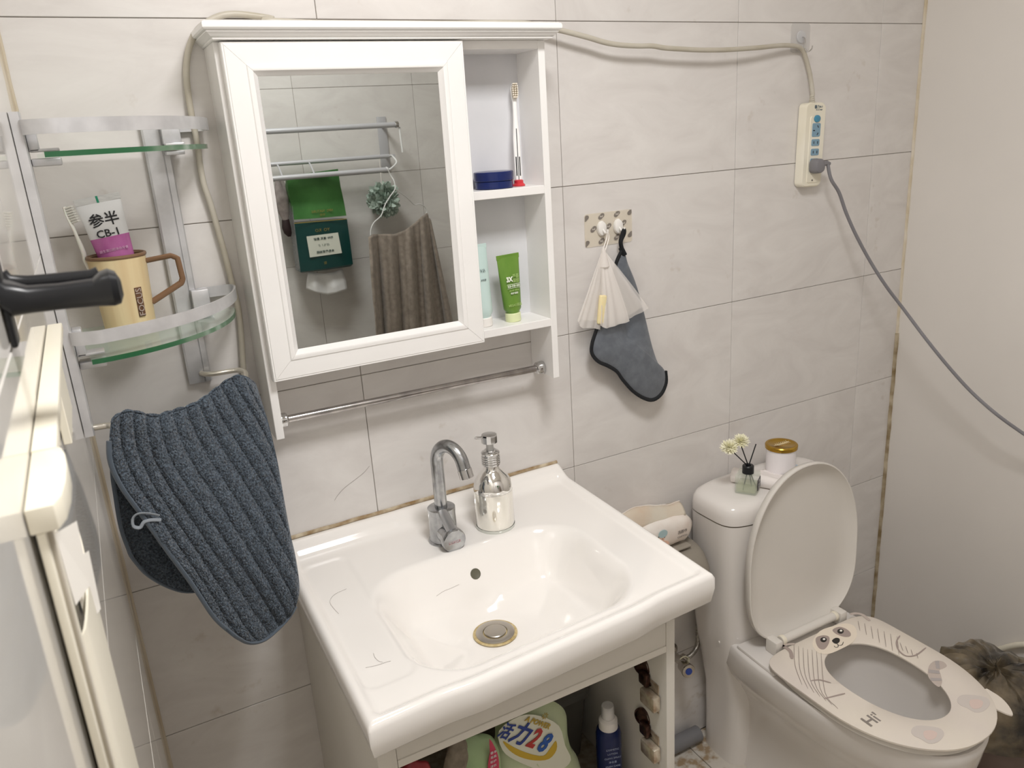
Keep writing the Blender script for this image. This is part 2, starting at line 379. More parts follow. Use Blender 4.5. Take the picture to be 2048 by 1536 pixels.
# squeeze tubes standing on caps
def squeeze(root, c, H, Wt, Rc, capr, caph, m, mcap, rot=0, crimp=.005, thick=.014, lean=0, fs=None):
    """stands on its cap; axis up, wide flat crimp at the top"""
    c = V(c); R = Matrix.Rotation(rot, 4, 'Z') @ Matrix.Rotation(lean, 4, 'Y'); rings = []
    n = 32; Z0 = caph
    for i in range(15):
        h = i/14; z = Z0+(H-Z0)*h
        hx = Rc+(Wt-Rc)*(h**.8); hy = thick*(1-h**1.6)+.0009
        if i == 0: hx, hy = capr*.8, capr*.8
        rings.append([R @ V((hx*math.cos(2*PI*k/n), hy*math.sin(2*PI*k/n), z))+c for k in range(n)])
    part('tube_body', MB().loft(rings), m, root)
    part('crimp', MB().box(-Wt-.0003, Wt+.0003, -.0011, .0011, H-.0055, H+.0035, .0004, 1, Matrix.Translation(c) @ R), m, root)
    part('cap', MB().lathe([(capr*.96, 0), (capr, .001), (capr, caph-.001), (capr*.93, caph)], (0, 0, 0), n=28) if False else _cap(c, R, capr, caph), mcap, root)
    return R
def _cap(c, R, r, h):
    return MB().loft([[R @ V((q*math.cos(2*PI*k/28), q*math.sin(2*PI*k/28), z))+c for k in range(28)] for q, z in ((r*.95, 0), (r, .0012), (r, h-.001), (r*.94, h))])
GT = mat('green_tube_plastic', '#557f2a', .3, mottle=(16, '#76993f', (1, 1, .35)), spec=.6)
p = P(1027, 640, 'y', -.052); pt = P(1018, 512, 'y', -.052)
g = thing('cream_tube', 'green squeeze tube with pale yellow cap on the lowest cabinet shelf', 'tube', (p.x, -.052, S2))
c = V((p.x, -.052, S2+.0003)); H = pt.z-S2
R = squeeze(g, c, H, .0235, .0165, .0150, .0165, GT, mat('pale_lime_cap', '#dfe6b8', .35), 0, lean=-.035, thick=.0145)
WT = mat('white_print', '#eef2e4', .5); GP = mat('pale_green_print', '#a9c47a', .5)
def on(dx, z, dy): return c+R @ V((dx, dy, z))
rx, uz = R @ X, R @ Z
text('lettering', '3X', WT, g, on(-.007, .082, -.0125), rx, uz, .0125, bold=.0006, sx=.85)
text('lettering', '芦荟\n凝胶', GP, g, on(.0065, .0825, -.0127), rx, uz, .0085, sx=.8)
part('print_line', MB().box(-.0135, .0135, -.0141, -.0137, .0725, .0732, M=Matrix.Translation(c) @ R), WT, g)
text('lettering', '保湿+舒缓+清爽', WT, g, on(0, .0690, -.0141), rx, uz, .0045, sx=.8)
part('print_line', MB().box(-.0135, .0135, -.0146, -.0142, .0655, .0660, M=Matrix.Translation(c) @ R), WT, g)
text('lettering', 'ALOE VERA', GP, g, on(0, .0610, -.0146), rx, uz, .0040)
text('lettering', '修护凝胶', WT, g, on(0, .0555, -.0149), rx, uz, .0040)
text('lettering', 'VEGAO薇高', GP, g, on(-.001, .033, -.0158), rx, uz, .0062, sx=.85)
PT = mat('pale_mint_tube_plastic', '#cfe0dd', .28, mottle=(12, '#b8d2cd', (1, 1, .4)))
p = P(966, 652, 'y', -.060)
g = thing('lotion_tube', 'pale mint squeeze tube with white cap half hidden behind the mirror door', 'tube', (p.x, -.060, S2))
c = V((-.2160, -.050, S2+.0003)); pt = P(960, 494, 'y', -.06)
R = squeeze(g, c, pt.z-S2, .0200, .0175, .0155, .0165, PT, mat('white_cap', '#f0ece8', .35), 0, lean=-.04, thick=.0155)
text('lettering', 'VA', mat('grey_print', '#6f7d7d', .5), g, on(.0030, .105, -.0105), R @ X, R @ Z, .0085)
text('lettering', '护手霜', mat('grey_print', '#6f7d7d', .5), g, on(.0020, .088, -.0125), R @ X, R @ Z, .0035)

# ---------------------------------------------------------------- corner shelf (aluminium and glass, two tiers)
cs = thing('corner_shelf', 'two tier aluminium and glass corner shelf left of the mirror cabinet', 'shelf', (XL+.02, -.02, 1.17))
# rails: flat channel on each wall
def channel(name, wall, c, z0, z1, w_=.036):
    b = MB()
    if wall == 'back':
        pr = [(-w_/2, 0), (-w_/2, -.010), (-w_/2+.003, -.0115), (w_/2-.012, -.0115), (w_/2-.0115, -.0095), (w_/2-.0105, -.0095), (w_/2-.010, -.0115), (w_/2-.002, -.0110), (w_/2, -.009), (w_/2, 0)]
        b.loft([[V((c+x, y-.0006, z)) for x, y in pr] for z in (z0, z1)])
    else:
        pr = [(-w_/2, 0), (-w_/2, .010), (-w_/2+.003, .0115), (w_/2-.003, .0115), (w_/2, .009), (w_/2, 0)]
        b.loft([[V((XL+.0006+y, c+x, z)) for x, y in pr] for z in (z0, z1)])
    return part(name, b, ALU, cs, ang=25)
channel('wall_rail', 'back', -.7245, 1.172, 1.587)
channel('wall_rail', 'left', -.215, 1.185, 1.592)
def shelf_curve(r=0, n=28):
    """quarter ellipse front edge from the left wall round to the back wall"""
    out = []
    for i in range(n+1):
        a = math.radians(4+82.5*i/n)
        out.append(V((XL+.012+(.232+r)*math.sin(a), -.004-(.243+r)*math.cos(a), 0)))
    return out
def tier(zg, k):
    cv = shelf_curve(0)
    gm = mat('shelf_glass_body', '#c9e0cf', .03, alpha=.24, spec=.9)
    ge = mat('green_glass_edge', '#2f6a45', .15, trans=.25)
    pts = [V((XL+.014, -.014, zg))]+[V((p.x, p.y, zg)) for p in cv]
    b = MB().prism([p for p in pts], (0, 0, .0065)); gp = part('glass_shelf', b, gm, cs)
    # green ground edge of the pane
    r0 = []
    for i in range(1, len(pts)-1):
        d = (pts[i+1]-pts[i-1]).normalized(); nrm = V((d.y, -d.x, 0)); nrm = nrm if nrm.dot(pts[i]-V((XL, 0, zg))) > 0 else -nrm
        r0.append([pts[i]+nrm*.0001, pts[i]+nrm*.0010, pts[i]+nrm*.0010+V((0, 0, .0065)), pts[i]+nrm*.0001+V((0, 0, .0065))])
    part('glass_edge', MB().loft(r0), ge, gp)
    # guard rail band
    zr0, zr1 = zg+.0265, zg+.0435
    th = .0028; rr = []
    q = shelf_curve(.004)
    q = [V((XL+.0125, -.19, 0)), V((XL+.0128, -.225, 0)), V((XL+.0155, -.240, 0))]+q[1:-1]+[V((-.6535, -.016, 0)), V((-.660, -.0118, 0)), V((-.675, -.0112, 0)), V((-.705, -.0112, 0))]
    q = catmull(q, 3)
    for i, p in enumerate(q):
        d = (q[min(i+1, len(q)-1)]-q[max(i-1, 0)]).normalized(); nrm = V((d.y, -d.x, 0))
        rr.append([V((p.x, p.y, zr0)), V((p.x, p.y, zr1)), V((p.x, p.y, zr1))-nrm*-th, V((p.x, p.y, zr0))-nrm*-th])
    part('guard_rail', MB().loft(rr), ALU, cs, ang=30)
    # clips carrying pane and rail
    part('bracket', MB().box(-.716, -.690, -.030, -.0125, zg+.0070, zg+.043, .0015).box(-.716, -.690, -.055, -.0125, zg+.0070, zg+.011, .001).box(-.716, -.690, -.045, -.0125, zg-.006, zg-.0006, .001), ALU, cs)
    part('bracket', MB().box(XL+.0125, XL+.024, -.222, -.196, zg+.0070, zg+.043, .0015).box(XL+.0125, XL+.045, -.222, -.196, zg+.0070, zg+.0105, .001).box(XL+.0125, XL+.045, -.222, -.196, zg-.010, zg-.0006, .002), ALU, cs)
tier(1.5390, 0); tier(1.2830, 1)
# hanging bar joining the rails
bar = [V((-.722, -.0125, 1.1875)), V((-.715, -.024, 1.1873)), V((-.700, -.029, 1.187)), V((-.677, -.031, 1.187)), V((-.664, -.037, 1.187)), V((-.658, -.050, 1.184)), V((-.664, -.072, 1.180)),
       V((-.680, -.090, 1.177)), V((-.710, -.112, 1.175)), V((-.755, -.145, 1.174)), V((-.815, -.186, 1.176)), V((-.848, -.206, 1.182)), V((-.862, -.222, 1.190)), V((-.870, -.217, 1.191)), V((-.886, -.215, 1.191))]
part('hanging_bar', MB().tube(bar, .0042, 12, smooth=5), mat('satin_bar', '#d8d2c6', .3, .7), cs)

# mug
mc = V((-.8115, -.058, 1.2897))
mg = thing('mug', 'tan straight-sided mug with brown rim and angular handle on lower glass shelf', 'mug', mc)
TAN = mat('wood_grain_tan', '#dfcda4', .45, mottle=(55, '#cfb68c', (1, 1, .03)))
BRN = mat('brown_plastic', '#7d5f47', .4); BRN2 = mat('dark_brown_plastic', '#4b3329', .5)
MH = .1085
part('mug_body', MB().lathe([(.034, 0), (.0355, .0015), (.0395, MH-.003), (.0395, MH), (.0370, MH), (.0345, .006), (.001, .006)], mc, n=48), TAN, mg)
part('rim', MB().lathe([(.0402, MH-.0035), (.0412, MH-.0015), (.0408, MH+.001), (.0392, MH+.0018), (.0372, MH+.001), (.0366, MH-.004)], mc, n=48, cap0=False, cap1=False), BRN, mg)
part('inner_wall', MB().lathe([(.0366, MH-.0035), (.0342, .0075)], mc, n=48, cap0=False, cap1=False), BRN2, mg)
ha = math.radians(-12); hd = V((math.cos(ha), math.sin(ha), 0))
hp = [mc+hd*.038+Z*.0960, mc+hd*.074+Z*.1000, mc+hd*.0825+Z*.0955, mc+hd*.0845+Z*.064, mc+hd*.0815+Z*.058, mc+hd*.036+Z*.034]
hq = []
for i in range(len(hp)-1): hq += [hp[i].lerp(hp[i+1], k/4) for k in range(4)]
hq.append(hp[-1])
part('handle', MB().tube(hq, .0047, 10, flat=.75), BRN, mg)
# name plate on the front, rotated towards the room
pa = math.radians(-62); pd = V((math.cos(pa), math.sin(pa), 0)); ps = V((-math.sin(pa), math.cos(pa), 0))
pr_ = []
for z in (.019, .062):
    rr = .0360+(.0397-.0360)*(z/MH)
    a = []
    for k in range(9):
        an = pa+(k-4)*.034; a.append(mc+V((math.cos(an), math.sin(an), 0))*(rr+.0012)+Z*z)
    for k in range(8, -1, -1):
        an = pa+(k-4)*.034; a.append(mc+V((math.cos(an), math.sin(an), 0))*(rr-.0006)+Z*z)
    pr_.append(a)
part('name_plate', MB().loft(pr_), mat('brown_plate', '#6a4c39', .4), mg)
text('lettering', 'FOCUS', mat('plate_lettering', '#a99a90', .35), mg, mc+pd*(.0390+.0005)+Z*.0405, Z, -ps, .0130, bold=.0001)
# toothpaste in the mug
def flat_tube(root, pc, up, face, H, wt, wb, tb_, split, mtop, mbot, label=None):
    up = V(up).normalized(); f = V(face); f = (f-up*f.dot(up)).normalized(); s_ = up.cross(f)
    def ring(h):
        hx = wb+(wt-wb)*h; hy = tb_*(1-h)**.75+.0009
        return [pc+up*(H*h)+s_*hx*math.cos(2*PI*k/32)+f*hy*math.sin(2*PI*k/32) for k in range(32)]
    part('tube_body', MB().loft([ring(split*i/6) for i in range(7)]), mbot, root)
    part('tube_upper', MB().loft([ring(split+(1-split)*i/8) for i in range(9)]), mtop, root)
    M_ = Matrix(((s_.x, f.x, up.x, pc.x), (s_.y, f.y, up.y, pc.y), (s_.z, f.z, up.z, pc.z), (0, 0, 0, 1)))
    part('crimp', MB().box(-wt-.0004, wt+.0004, -.0012, .0012, H-.001, H+.0085, .0003, 1, M_), mat('crimp_grey', '#cfcfcd', .3, mottle=(90, '#bfbfbe', (1, 1, 8))), root)
    part('eye_mark', MB().box(-.0015, .0015, -.0016, .0016, H-.001, H+.0086, M=M_), mat('green_mark', '#1f8a6a', .4), root)
    return M_
TP0 = V((-.8025, -.056, 1.322)); t1 = P(196, 404, 'y', -.050)
TP1 = V((t1.x, -.050, t1.z)); up = (TP1-TP0).normalized(); H = (TP1-TP0).length
tp = thing('toothpaste_tube', 'white and magenta toothpaste tube standing upside down in the tan mug', 'toothpaste', TP0)
SILV = mat('pearl_white_plastic', '#dedfe0', .28, .15); MAG = mat('magenta_plastic', '#b0559a', .22, .25, mottle=(30, '#c77fb4', (1, 1, .4)))
cd = (CAM-TP0); cd.z = 0
M_ = flat_tube(tp, TP0, up, cd, H, .0305, .0185,   .0125, .675, SILV, MAG)
part('cap', MB().lathe([(.0125, -.024), (.013, -.022), (.0135, -.002), (.0115, 0)], TP0, up, 28), mat('white_cap', '#f0ece8', .35), tp)
def onM(a, bb, c_): return M_ @ V((a, bb, c_))
fx = (M_ @ V((-1, 0, 0)))-(M_ @ V((0, 0, 0))); fz = (M_ @ V((0, 0, 1)))-(M_ @ V((0, 0, 0)))
if fx.dot(_R) < 0: fx = -fx
def tsurf(h): return .0125*(1-h/H)**.75+.0014
text('lettering', '参半', BLACK, tp, onM(0, tsurf((H-.0265)), (H-.0265)), fx, fz, .0205, bold=.0003)
text('lettering', 'CB-1', BLACK, tp, onM(-.003*0, tsurf((H-.0450))+.0004, (H-.0450)), fx, fz, .0150, bold=.0002, sx=1.05)
PK = mat('pale_pink_print', '#e3bcd8', .4)
text('lettering', '益生菌口腔净白牙膏', PK, tp, onM(0, tsurf(H*.55)+.0006, H*.55), fx, fz, .0044, sx=1)
text('lettering', '口腔健康', PK, tp, onM(0, tsurf(H*.45)+.0006, H*.45), fx, fz, .0030)
part('print_line', MB().box(-.011, .011, tsurf(H*.42)-.0002, tsurf(H*.42)+.0005, H*.42, H*.424, M=M_), PK, tp)
# toothbrush in the mug
tb2 = thing('toothbrush', 'white toothbrush leaning left out of the tan mug', 'toothbrush', (-.842, -.05, 1.31))
e0 = P(165, 500, 'y', -.050); e1 = P(128, 414, 'y', -.045)
e0 = V((e0.x, -.050, e0.z)); e1 = V((e1.x, -.045, e1.z)); dn = (e0-e1).normalized()
bs = e0+dn*.068; bs = V((max(bs.x, -.836), -.058, max(bs.z, 1.288)))
brush(tb2, [bs, e0+V((.0015, 0, -.02)), e0, e1], .0042, mat('translucent_brush_plastic', '#ecebe4', .2, sss=.2), mat('bristle_white', '#dfddd6', .7), (1, -.5, .15), wh=.0052, hl=.027)

# ---------------------------------------------------------------- ribbed towel on the bar
TW_ = mat('slate_plush_fabric', '#272e37', .95, sheen=.3, mottle=(330, '#5f6c79'), bump=(700, 1))
def px_curve(pts, yfn, n):
    q = [V((u, v, 0)) for u, v in pts]; q = catmull(q, 8)
    L = [0]
    for i in range(1, len(q)): L.append(L[-1]+(q[i]-q[i-1]).length)
    out = []
    for k in range(n+1):
        s_ = L[-1]*k/n; i = max(j for j in range(len(L)) if L[j] <= s_+1e-9); i = min(i, len(q)-2)
        f = (s_-L[i])/max(1e-9, L[i+1]-L[i]); p = q[i].lerp(q[i+1], f); out.append(P(p.x, p.y, 'y', yfn(k/n)))
    return out
def coons(top, bot, left, right, n, m):
    def f(s, t):
        def at_(c, x): i = min(int(x*(len(c)-1)), len(c)-2); return c[i].lerp(c[i+1], x*(len(c)-1)-i)
        T, B, L_, R_ = at_(top, s), at_(bot, s), at_(left, t), at_(right, t)
        return T*(1-t)+B*t+L_*(1-s)+R_*s-(top[0]*(1-s)*(1-t)+top[-1]*s*(1-t)+bot[0]*(1-s)*t+bot[-1]*s*t)
    return f
tw = thing('towel', 'slate grey ribbed plush towel folded over the bar of the corner shelf', 'towel', (-.77, -.2, 1.19))
def sheet(name, topc, botc, leftc, rightc, yt0, yt1, yb0, yb1, ribs, nu, nv, parent, amp=.0042, face=-1, seed=0):
    top = px_curve(topc, lambda s: yt0+(yt1-yt0)*s, 60); bot = px_curve(botc, lambda s: yb0+(yb1-yb0)*s, 60)
    lft = px_curve(leftc, lambda s: yt0+(yb0-yt0)*s, 60); rgt = px_curve(rightc, lambda s: yt1+(yb1-yt1)*s, 60)
    f = coons(top, bot, lft, rgt, nu, nv)
    nrm = V((-.28, face, 0)).normalized() if face < 0 else V((0, 1, 0))
    def g(s, t, back=False):
        p = f(s, t)
        wob = mnoise.noise(V((s*2.2+seed, t*2.6, 0)))*.9
        sd = s*(1-.48*t)+.010*wob
        rib = abs(math.sin(PI*ribs*sd))**.8
        big = mnoise.noise(V((s*3+seed, t*2+4, 2)))*.010+mnoise.noise(V((s*7+seed, t*5, 6)))*.0035
        fz_ = (random.random()-.5)*.0030
        edge = min(s, 1-s, (1-t))*26
        k = min(1, max(0, edge))**.5
        brk = .9+.3*mnoise.noise(V((s*22, t*26, seed)))
        if t < .05: p = p+V((0, .004*(1-t/.05)**2, 0))
        if back: return p+nrm*(big*k-.0025)
        return p+nrm*(big*k+(rib*amp*brk+fz_)*k+.0012)+V(((random.random()-.5)*.0016*k, 0, (random.random()-.5)*.0016*k))
    b = MB(); b.grid(lambda s, t: g(s, t), nu, nv); b.grid(lambda s, t: g(s, t, True), nu//4, nv//4)
    o = part(name, b, TW_, parent, ang=180); return f, g
frontT = [(222, 848), (238, 832), (262, 824), (310, 834), (350, 824), (395, 808), (430, 782), (462, 758), (488, 753), (512, 768)]
frontR = [(512, 768), (526, 812), (540, 860), (556, 930), (568, 1000), (581, 1070), (592, 1120), (599, 1178), (592, 1212)]
frontL = [(222, 848), (219, 880), (222, 925), (245, 975), (285, 1030), (335, 1100), (385, 1168), (430, 1235), (472, 1272)]
frontB = [(472, 1272), (498, 1285), (528, 1280), (556, 1258), (580, 1232), (592, 1212)]
f1, g1 = sheet('front_drop', frontT, frontB, frontL, frontR, -.243, -.100, -.262, -.215, 12, 300, 340, tw, amp=.0066, seed=0)
backT = [(232, 846), (300, 850), (400, 820), (480, 780)]
backR = [(480, 780), (500, 900), (505, 1000), (500, 1100)]
backL = [(232, 846), (224, 930), (232, 1000), (243, 1060), (262, 1112)]
backB = [(262, 1112), (292, 1148), (340, 1176), (385, 1184), (440, 1165), (500, 1100)]
f2, g2 = sheet('back_drop', backT, backB, backL, backR, -.222, -.088, -.205, -.155, 9, 150, 200, tw, amp=.0026, seed=5)
def fold(s, t):
    a = f1(s, 0)+V((0, .004, .0)); c_ = f2(s, .02); th = t*PI
    m_ = a.lerp(c_, (1-math.cos(th))/2); h = .006+.0035*abs(math.sin(PI*12*s))**.8
    return m_+Z*math.sin(th)*h+V([(random.random()-.5)*.0009 for _ in range(3)])
part('fold', MB().grid(fold, 240, 18), TW_, tw, ang=180)
TRM = mat('slate_binding', '#4f5a66', .8, sheen=.3)
edge = [f1(0, k/30) for k in range(2, 31)]+[f1(k/14, 1) for k in range(1, 15)]
part('binding', MB().tube([p+V((-.0006, -.0012, 0)) for p in edge], .0042, 10, smooth=2, flat=.6), TRM, tw)
edge = [f2(0, k/20) for k in range(3, 21)]+[f2(k/14, 1) for k in range(1, 15)]
part('binding', MB().tube(edge, .0035, 8, smooth=2, flat=.6), TRM, tw)
lp = [P(u, v, 'y', y_) for u, v, y_ in ((318, 1031, -.252), (300, 1027, -.256), (278, 1027, -.257), (266, 1036, -.257), (267, 1052, -.257), (280, 1055, -.256), (288, 1044, -.256), (303, 1040, -.255), (322, 1040, -.252))]
part('hanging_loop', MB().tube(lp, .0024, 8, smooth=4, flat=.5), mat('grey_satin_ribbon', '#8c939b', .3), tw)

# ---------------------------------------------------------------- white organiser on the left wall
og = thing('wall_organiser', 'cream plastic wall holder with pocket mounted on the left wall', 'holder', (XL+.01, -.75, 1.0))
def LW(u, v, dx): return P(u, v, 'x', XL+dx)
W0 = XL+.0008
part('top_ledge', MB().box(W0, XL+.0138, -.868, -.455, 1.3690, 1.3772, .0008), CREAM, og)
part('back_plate', MB().box(XL+.0028, XL+.0058, -.9460, -.900, .965, 1.3620, .0006, 1), CREAM, og)
part('hanging_strip', MB().box(W0, XL+.0075, -.62, -.50, 1.300, 1.3685, .0008, 1), CREAM, og)
cp = [(-.956, 0), (-.956, .0125), (-.945, .0160), (-.925, .0178), (-.900, .0182), (-.880, .0172), (-.866, .0150), (-.866, 0)]
part('end_cap', MB().prism([(W0+x, y, 1.3625) for y, x in cp], (0, 0, .0135), .001), CREAM, og)
part('side_post', MB().box(XL+.0030, XL+.0070, -.9545, -.9475, 1.155, 1.362, .0006), CREAM, og)
part('groove_strip', MB().box(XL+.0060, XL+.0086, -.943, -.938, 1.165, 1.3615, .0005), mat('shadow_grey_plastic', '#b9b2a4', .5), og)
for k, (y0, z0) in enumerate(((-.905, 1.340), (-.872, 1.305))):
    q = [(XL+.0058, y0, z0), (XL+.0142, y0+.035, z0-.010), (XL+.0125, y0+.040, z0-.055), (XL+.0062, y0+.006, z0-.048)]
    part('paper_flap', MB().prism(q, (.0005, .0008, 0)), mat('paper_white', '#f0ede6', .7), og, flat=True)
rings = []
for i in range(17):
    a = i/16; px = XL+.0046+.0062*max(0, math.sin(PI*a))**.45+.0003; py = -.902+.125*a
    if i == 0: px = XL+.0046
    qx = XL+.0046+max(0, px-XL-.0046-.0014); qy = py+(.0014 if i < 8 else -.0014)
    tz = 1.272+.020*a
    rings.append([V((px, py, .97)), V((px, py, tz)), V((qx, qy, tz)), V((qx, qy, .97))])
part('pocket', MB().loft(rings), CREAM, og, ang=50)
# black lever
hb = thing('lever_handle', 'black plastic lever sticking out from the left wall near the camera', 'handle', (XL, -.82, 1.455))
PB = mat('satin_black_plastic', '#131519', .33)
hy = -.815
k0 = [P(-60, 590, 'y', hy), P(0, 592, 'y', hy), P(20, 596, 'y', hy), P(60, 598, 'y', hy), P(120, 592, 'y', hy), P(190, 584, 'y', hy), P(206, 577, 'y', hy), P(222, 574, 'y', hy), P(236, 574, 'y', hy), P(244, 574, 'y', hy)]
rr = [.0112, .0112, .0106, .0082, .0078, .0084, .0104, .0112, .0098, .005]
b = MB(); rings = []
for i, p in enumerate(k0):
    n = 20; r_ = rr[i]
    rings.append([p+Z*math.copysign(abs(math.sin(2*PI*k/n))**.62, math.sin(2*PI*k/n))*r_+Y*math.copysign(abs(math.cos(2*PI*k/n))**.62, math.cos(2*PI*k/n))*r_*1.25 for k in range(n)])
rings[0] = [V((XL+.001, p.y, p.z)) for p in rings[0]]
if rings[1][0].x < XL+.002: del rings[1]
part('lever_arm', b.loft(rings), PB, hb, ang=28)
part('lever_ridge', MB().tube([V((XL+.002, hy+.016, k0[0].z+.008))]+[p+V((0, .016, .0075)) for p in k0[2:-3]], .0048, 12), PB, hb)
part('rosette', MB().box(XL+.0006, XL+.0045, hy-.011, hy+.011, 1.428, 1.482, .002), PB, hb)

# ---------------------------------------------------------------- wash basin
SKL = [V((-.6450, 0, .826)), V((-.0400, 0, .833)), V((-.0480, -.5000, .8270)), V((-.6530, -.5330, .8245))]   # back left, back right, front right, front left
def sk(u, v):   # u 0..1 left-right, v 0..1 back-front
    return (SKL[0]*(1-u)+SKL[1]*u)*(1-v)+(SKL[3]*(1-u)+SKL[2]*u)*v
def rsd(x, y, cx, cy, hx, hy, r):
    dx, dy = abs(x-cx)-(hx-r), abs(y-cy)-(hy-r)
    return math.hypot(max(dx, 0), max(dy, 0))+min(max(dx, dy), 0)-r
BW, BD = .605, .515
def basin_h(x, y):
    """x 0..BW, y 0..BD (from the wall); height relative to the rim"""
    # rim all round, deck 8 mm below it
    e = rsd(x, y, BW/2, BD/2-.02, BW/2-.022, BD/2+.0, .03)
    z = -.0085*(1-sstep(-.016, .0, rsd(x, y, BW/2, BD/2+.006, BW/2-.010, BD/2-.018, .018)))
    # back upstand sweeping up to the wall
    z += .0165*(1-sstep(.0, .062, y))**1.6
    # side soap trays, slightly recessed steps
    for c in (.062,):
        d = rsd(x, y, c, .255, .040, .185, .02)
        z -= .0022*(1-sstep(-.006, .004, d))
    # bowl
    d = rsd(x, y, BW/2-.003, .325, .198, .142, .085+.0*x)
    if d < 0.012:
        t = sstep(.012, -.055, d); dd = max(0, -d)
        z -= .073*t+.030*sstep(.02, .13, dd)
    return z
_bh = basin_h; _zd = _bh(.290, .300)
def basin_h(x, y):
    r = math.hypot(x-.290, y-.300)
    if r < .085:
        k = 1-sstep(.040, .085, r); return _bh(x, y)*(1-k)+(_zd-.002)*k
    return _bh(x, y)
nu, nv = 170, 150
def bas(s, t):
    x, y = s*BW, t*BD; p = sk(s, t); z = p.z+basin_h(x, y)
    ex = min(x, BW-x, BD-y); r = .009
    if ex < r: z -= r-math.sqrt(max(0, r*r-(r-ex)**2))
    # front edge bows out in the middle
    bow = .006*sstep(.10, .17, x)*(1-sstep(BW-.17, BW-.10, x))*sstep(.80, 1, t)
    return V((p.x, p.y-bow, z))
b = MB(); b.grid(bas, nu, nv)
bd = [bas(0, j/nv) for j in range(nv+1)]+[bas(i/nu, 1) for i in range(1, nu+1)]+[bas(1, 1-j/nv) for j in range(1, nv+1)]
ctr = V((-.345, -.2, 0)); lows = []
def inset(p, k):
    q = V(p); d = V((0, 0, 0))
    q.x = ctr.x+(p.x-ctr.x)*(1-k/.3); q.y = min(0, -.0+p.y*(1-k/.5)); return q
r1 = [V((p.x, p.y, p.z-.020)) for p in bd]; r2 = [V((q.x, q.y, .7735)) for q in [inset(p, .004) for p in bd]]; r3 = [V((q.x, q.y, .7665)) for q in [inset(p, .010) for p in bd]]; r4 = [V((q.x, q.y, .764)) for q in [inset(p, .022) for p in bd]]
b.loft([bd, r1, r2, r3, r4], False, False, closed=False)
bmesh.ops.remove_doubles(b.bm, verts=b.bm.verts[:], dist=.00005)
wbn = thing('wash_basin', 'white rectangular ceramic washbasin mounted on the vanity below the mirror', 'sink', (-.345, -.0, .764))
part('basin', b, CERAMIC, wbn, ang=60)
dx, dy = .290, .300
dc = sk(dx/BW, dy/BD); dz = dc.z+basin_h(dx, dy)+.0012
RS = mat('limescale_ring', '#c9b78c', .6, mottle=(120, '#a58f5c'))
part('stain_ring', MB().lathe([(.030, 0), (.0385, .0010), (.0375, .0016), (.030, .0022)], (dc.x, dc.y, dz), n=48), RS, wbn)
STL = mat('worn_steel', '#b5b0aa', .3, .9, mottle=(50, '#b9b2a8'))
dn_ = part('drain', MB().lathe([(.033, .0010), (.0335, .003), (.030, .0045), (.0215, .0038), (.0205, .0020), (.001, .0020)], (dc.x, dc.y, dz), n=48), STL, wbn)
part('stopper', MB().lathe([(.0190, .0022), (.0190, .0052), (.0178, .0062), (.001, .0066)], (dc.x, dc.y, dz), n=40), STL, dn_)
p = P(925, 1148, 'y', -.155); oy = .165; 
# overflow hole on the rear wall of the bowl
ox = dx+.012; best = None
for k in range(200):
    y_ = .17+k*.0006; q = sk(ox/BW, y_/BD); z_ = q.z+basin_h(ox, y_); 
    dd_ = (V((q.x, q.y, z_))-CAM); u_ = 1024+FPX*dd_.dot(_R)/dd_.dot(_F); v_ = 768-FPX*dd_.dot(_U)/dd_.dot(_F)
    if best is None or abs(v_-1148) < best[0]: best = (abs(v_-1148), V((q.x, q.y, z_)), y_)
o0 = best[1]; y_ = best[2]; q1 = sk(ox/BW, (y_+.002)/BD); t1_ = V((q1.x, q1.y, q1.z+basin_h(ox, y_+.002)))-o0; n_ = t1_.normalized().cross(V((1, 0, 0))); n_ = n_ if n_.y < 0 or n_.z > 0 else -n_
if n_.z < 0: n_ = -n_
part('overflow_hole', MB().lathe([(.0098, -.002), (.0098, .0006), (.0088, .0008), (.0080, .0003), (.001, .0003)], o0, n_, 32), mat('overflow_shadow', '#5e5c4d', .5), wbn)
# joint to the wall
caulk('trim_4', [(-.645, -.0015, .847), (-.45, -.0015, .848), (-.345, -.0015, .850), (-.2, -.0015, .851), (-.045, -.0015, .851)], .0038, RUSTD, 9)

# tap
fc = V((-.3675, -.1235, .8185)); fc.z = SKL[0].z-.0082
tap = thing('basin_tap', 'chrome basin tap with tall curved spout standing on the washbasin', 'faucet', fc)
part('base_ring', MB().lathe([(.0285, 0), (.0295, .001), (.0295, .0045), (.027, .006)], fc, n=36), DULLCHROME, tap)
part('tap_body', MB().lathe([(.0265, .006), (.0262, .010), (.0250, .058), (.0256, .062), (.0256, .0685), (.022, .0705), (.012, .0705)], fc, n=40), DULLCHROME, tap)
sa = math.radians(-68); sd_ = V((math.cos(sa), math.sin(sa), 0))
sp = [fc+Z*.070+sd_*.0, fc+Z*.10, fc+Z*.13, fc+Z*.150]
Rr_ = .0335; cz = fc+Z*.158+sd_*Rr_
for k in range(0, 13):
    a = PI-k*(PI*.93)/12; sp.append(cz+sd_*math.cos(a)*Rr_*1.0+Z*math.sin(a)*(Rr_*1.12))
sp.append(sp[-1]+(sp[-1]-sp[-2]).normalized()*.022)
part('spout', MB().tube(sp, .0117, 24, smooth=3), CHROME if False else DULLCHROME, tap)
tipd = (sp[-1]-sp[-2]).normalized()
part('aerator', MB().lathe([(.0119, -.016), (.0128, -.0155), (.0128, .0008), (.0118, .0014), (.0108, -.002), (.001, -.002)], sp[-1], tipd, 32), CHROME, tap)
la = math.radians(-90); ld = V((math.cos(la), math.sin(la), -.10)).normalized()
hc = fc+Z*.0255
part('valve_stem', MB().lathe([(.0205, .006), (.0205, .034), (.0195, .035)], hc, ld, 36), DULLCHROME, tap)
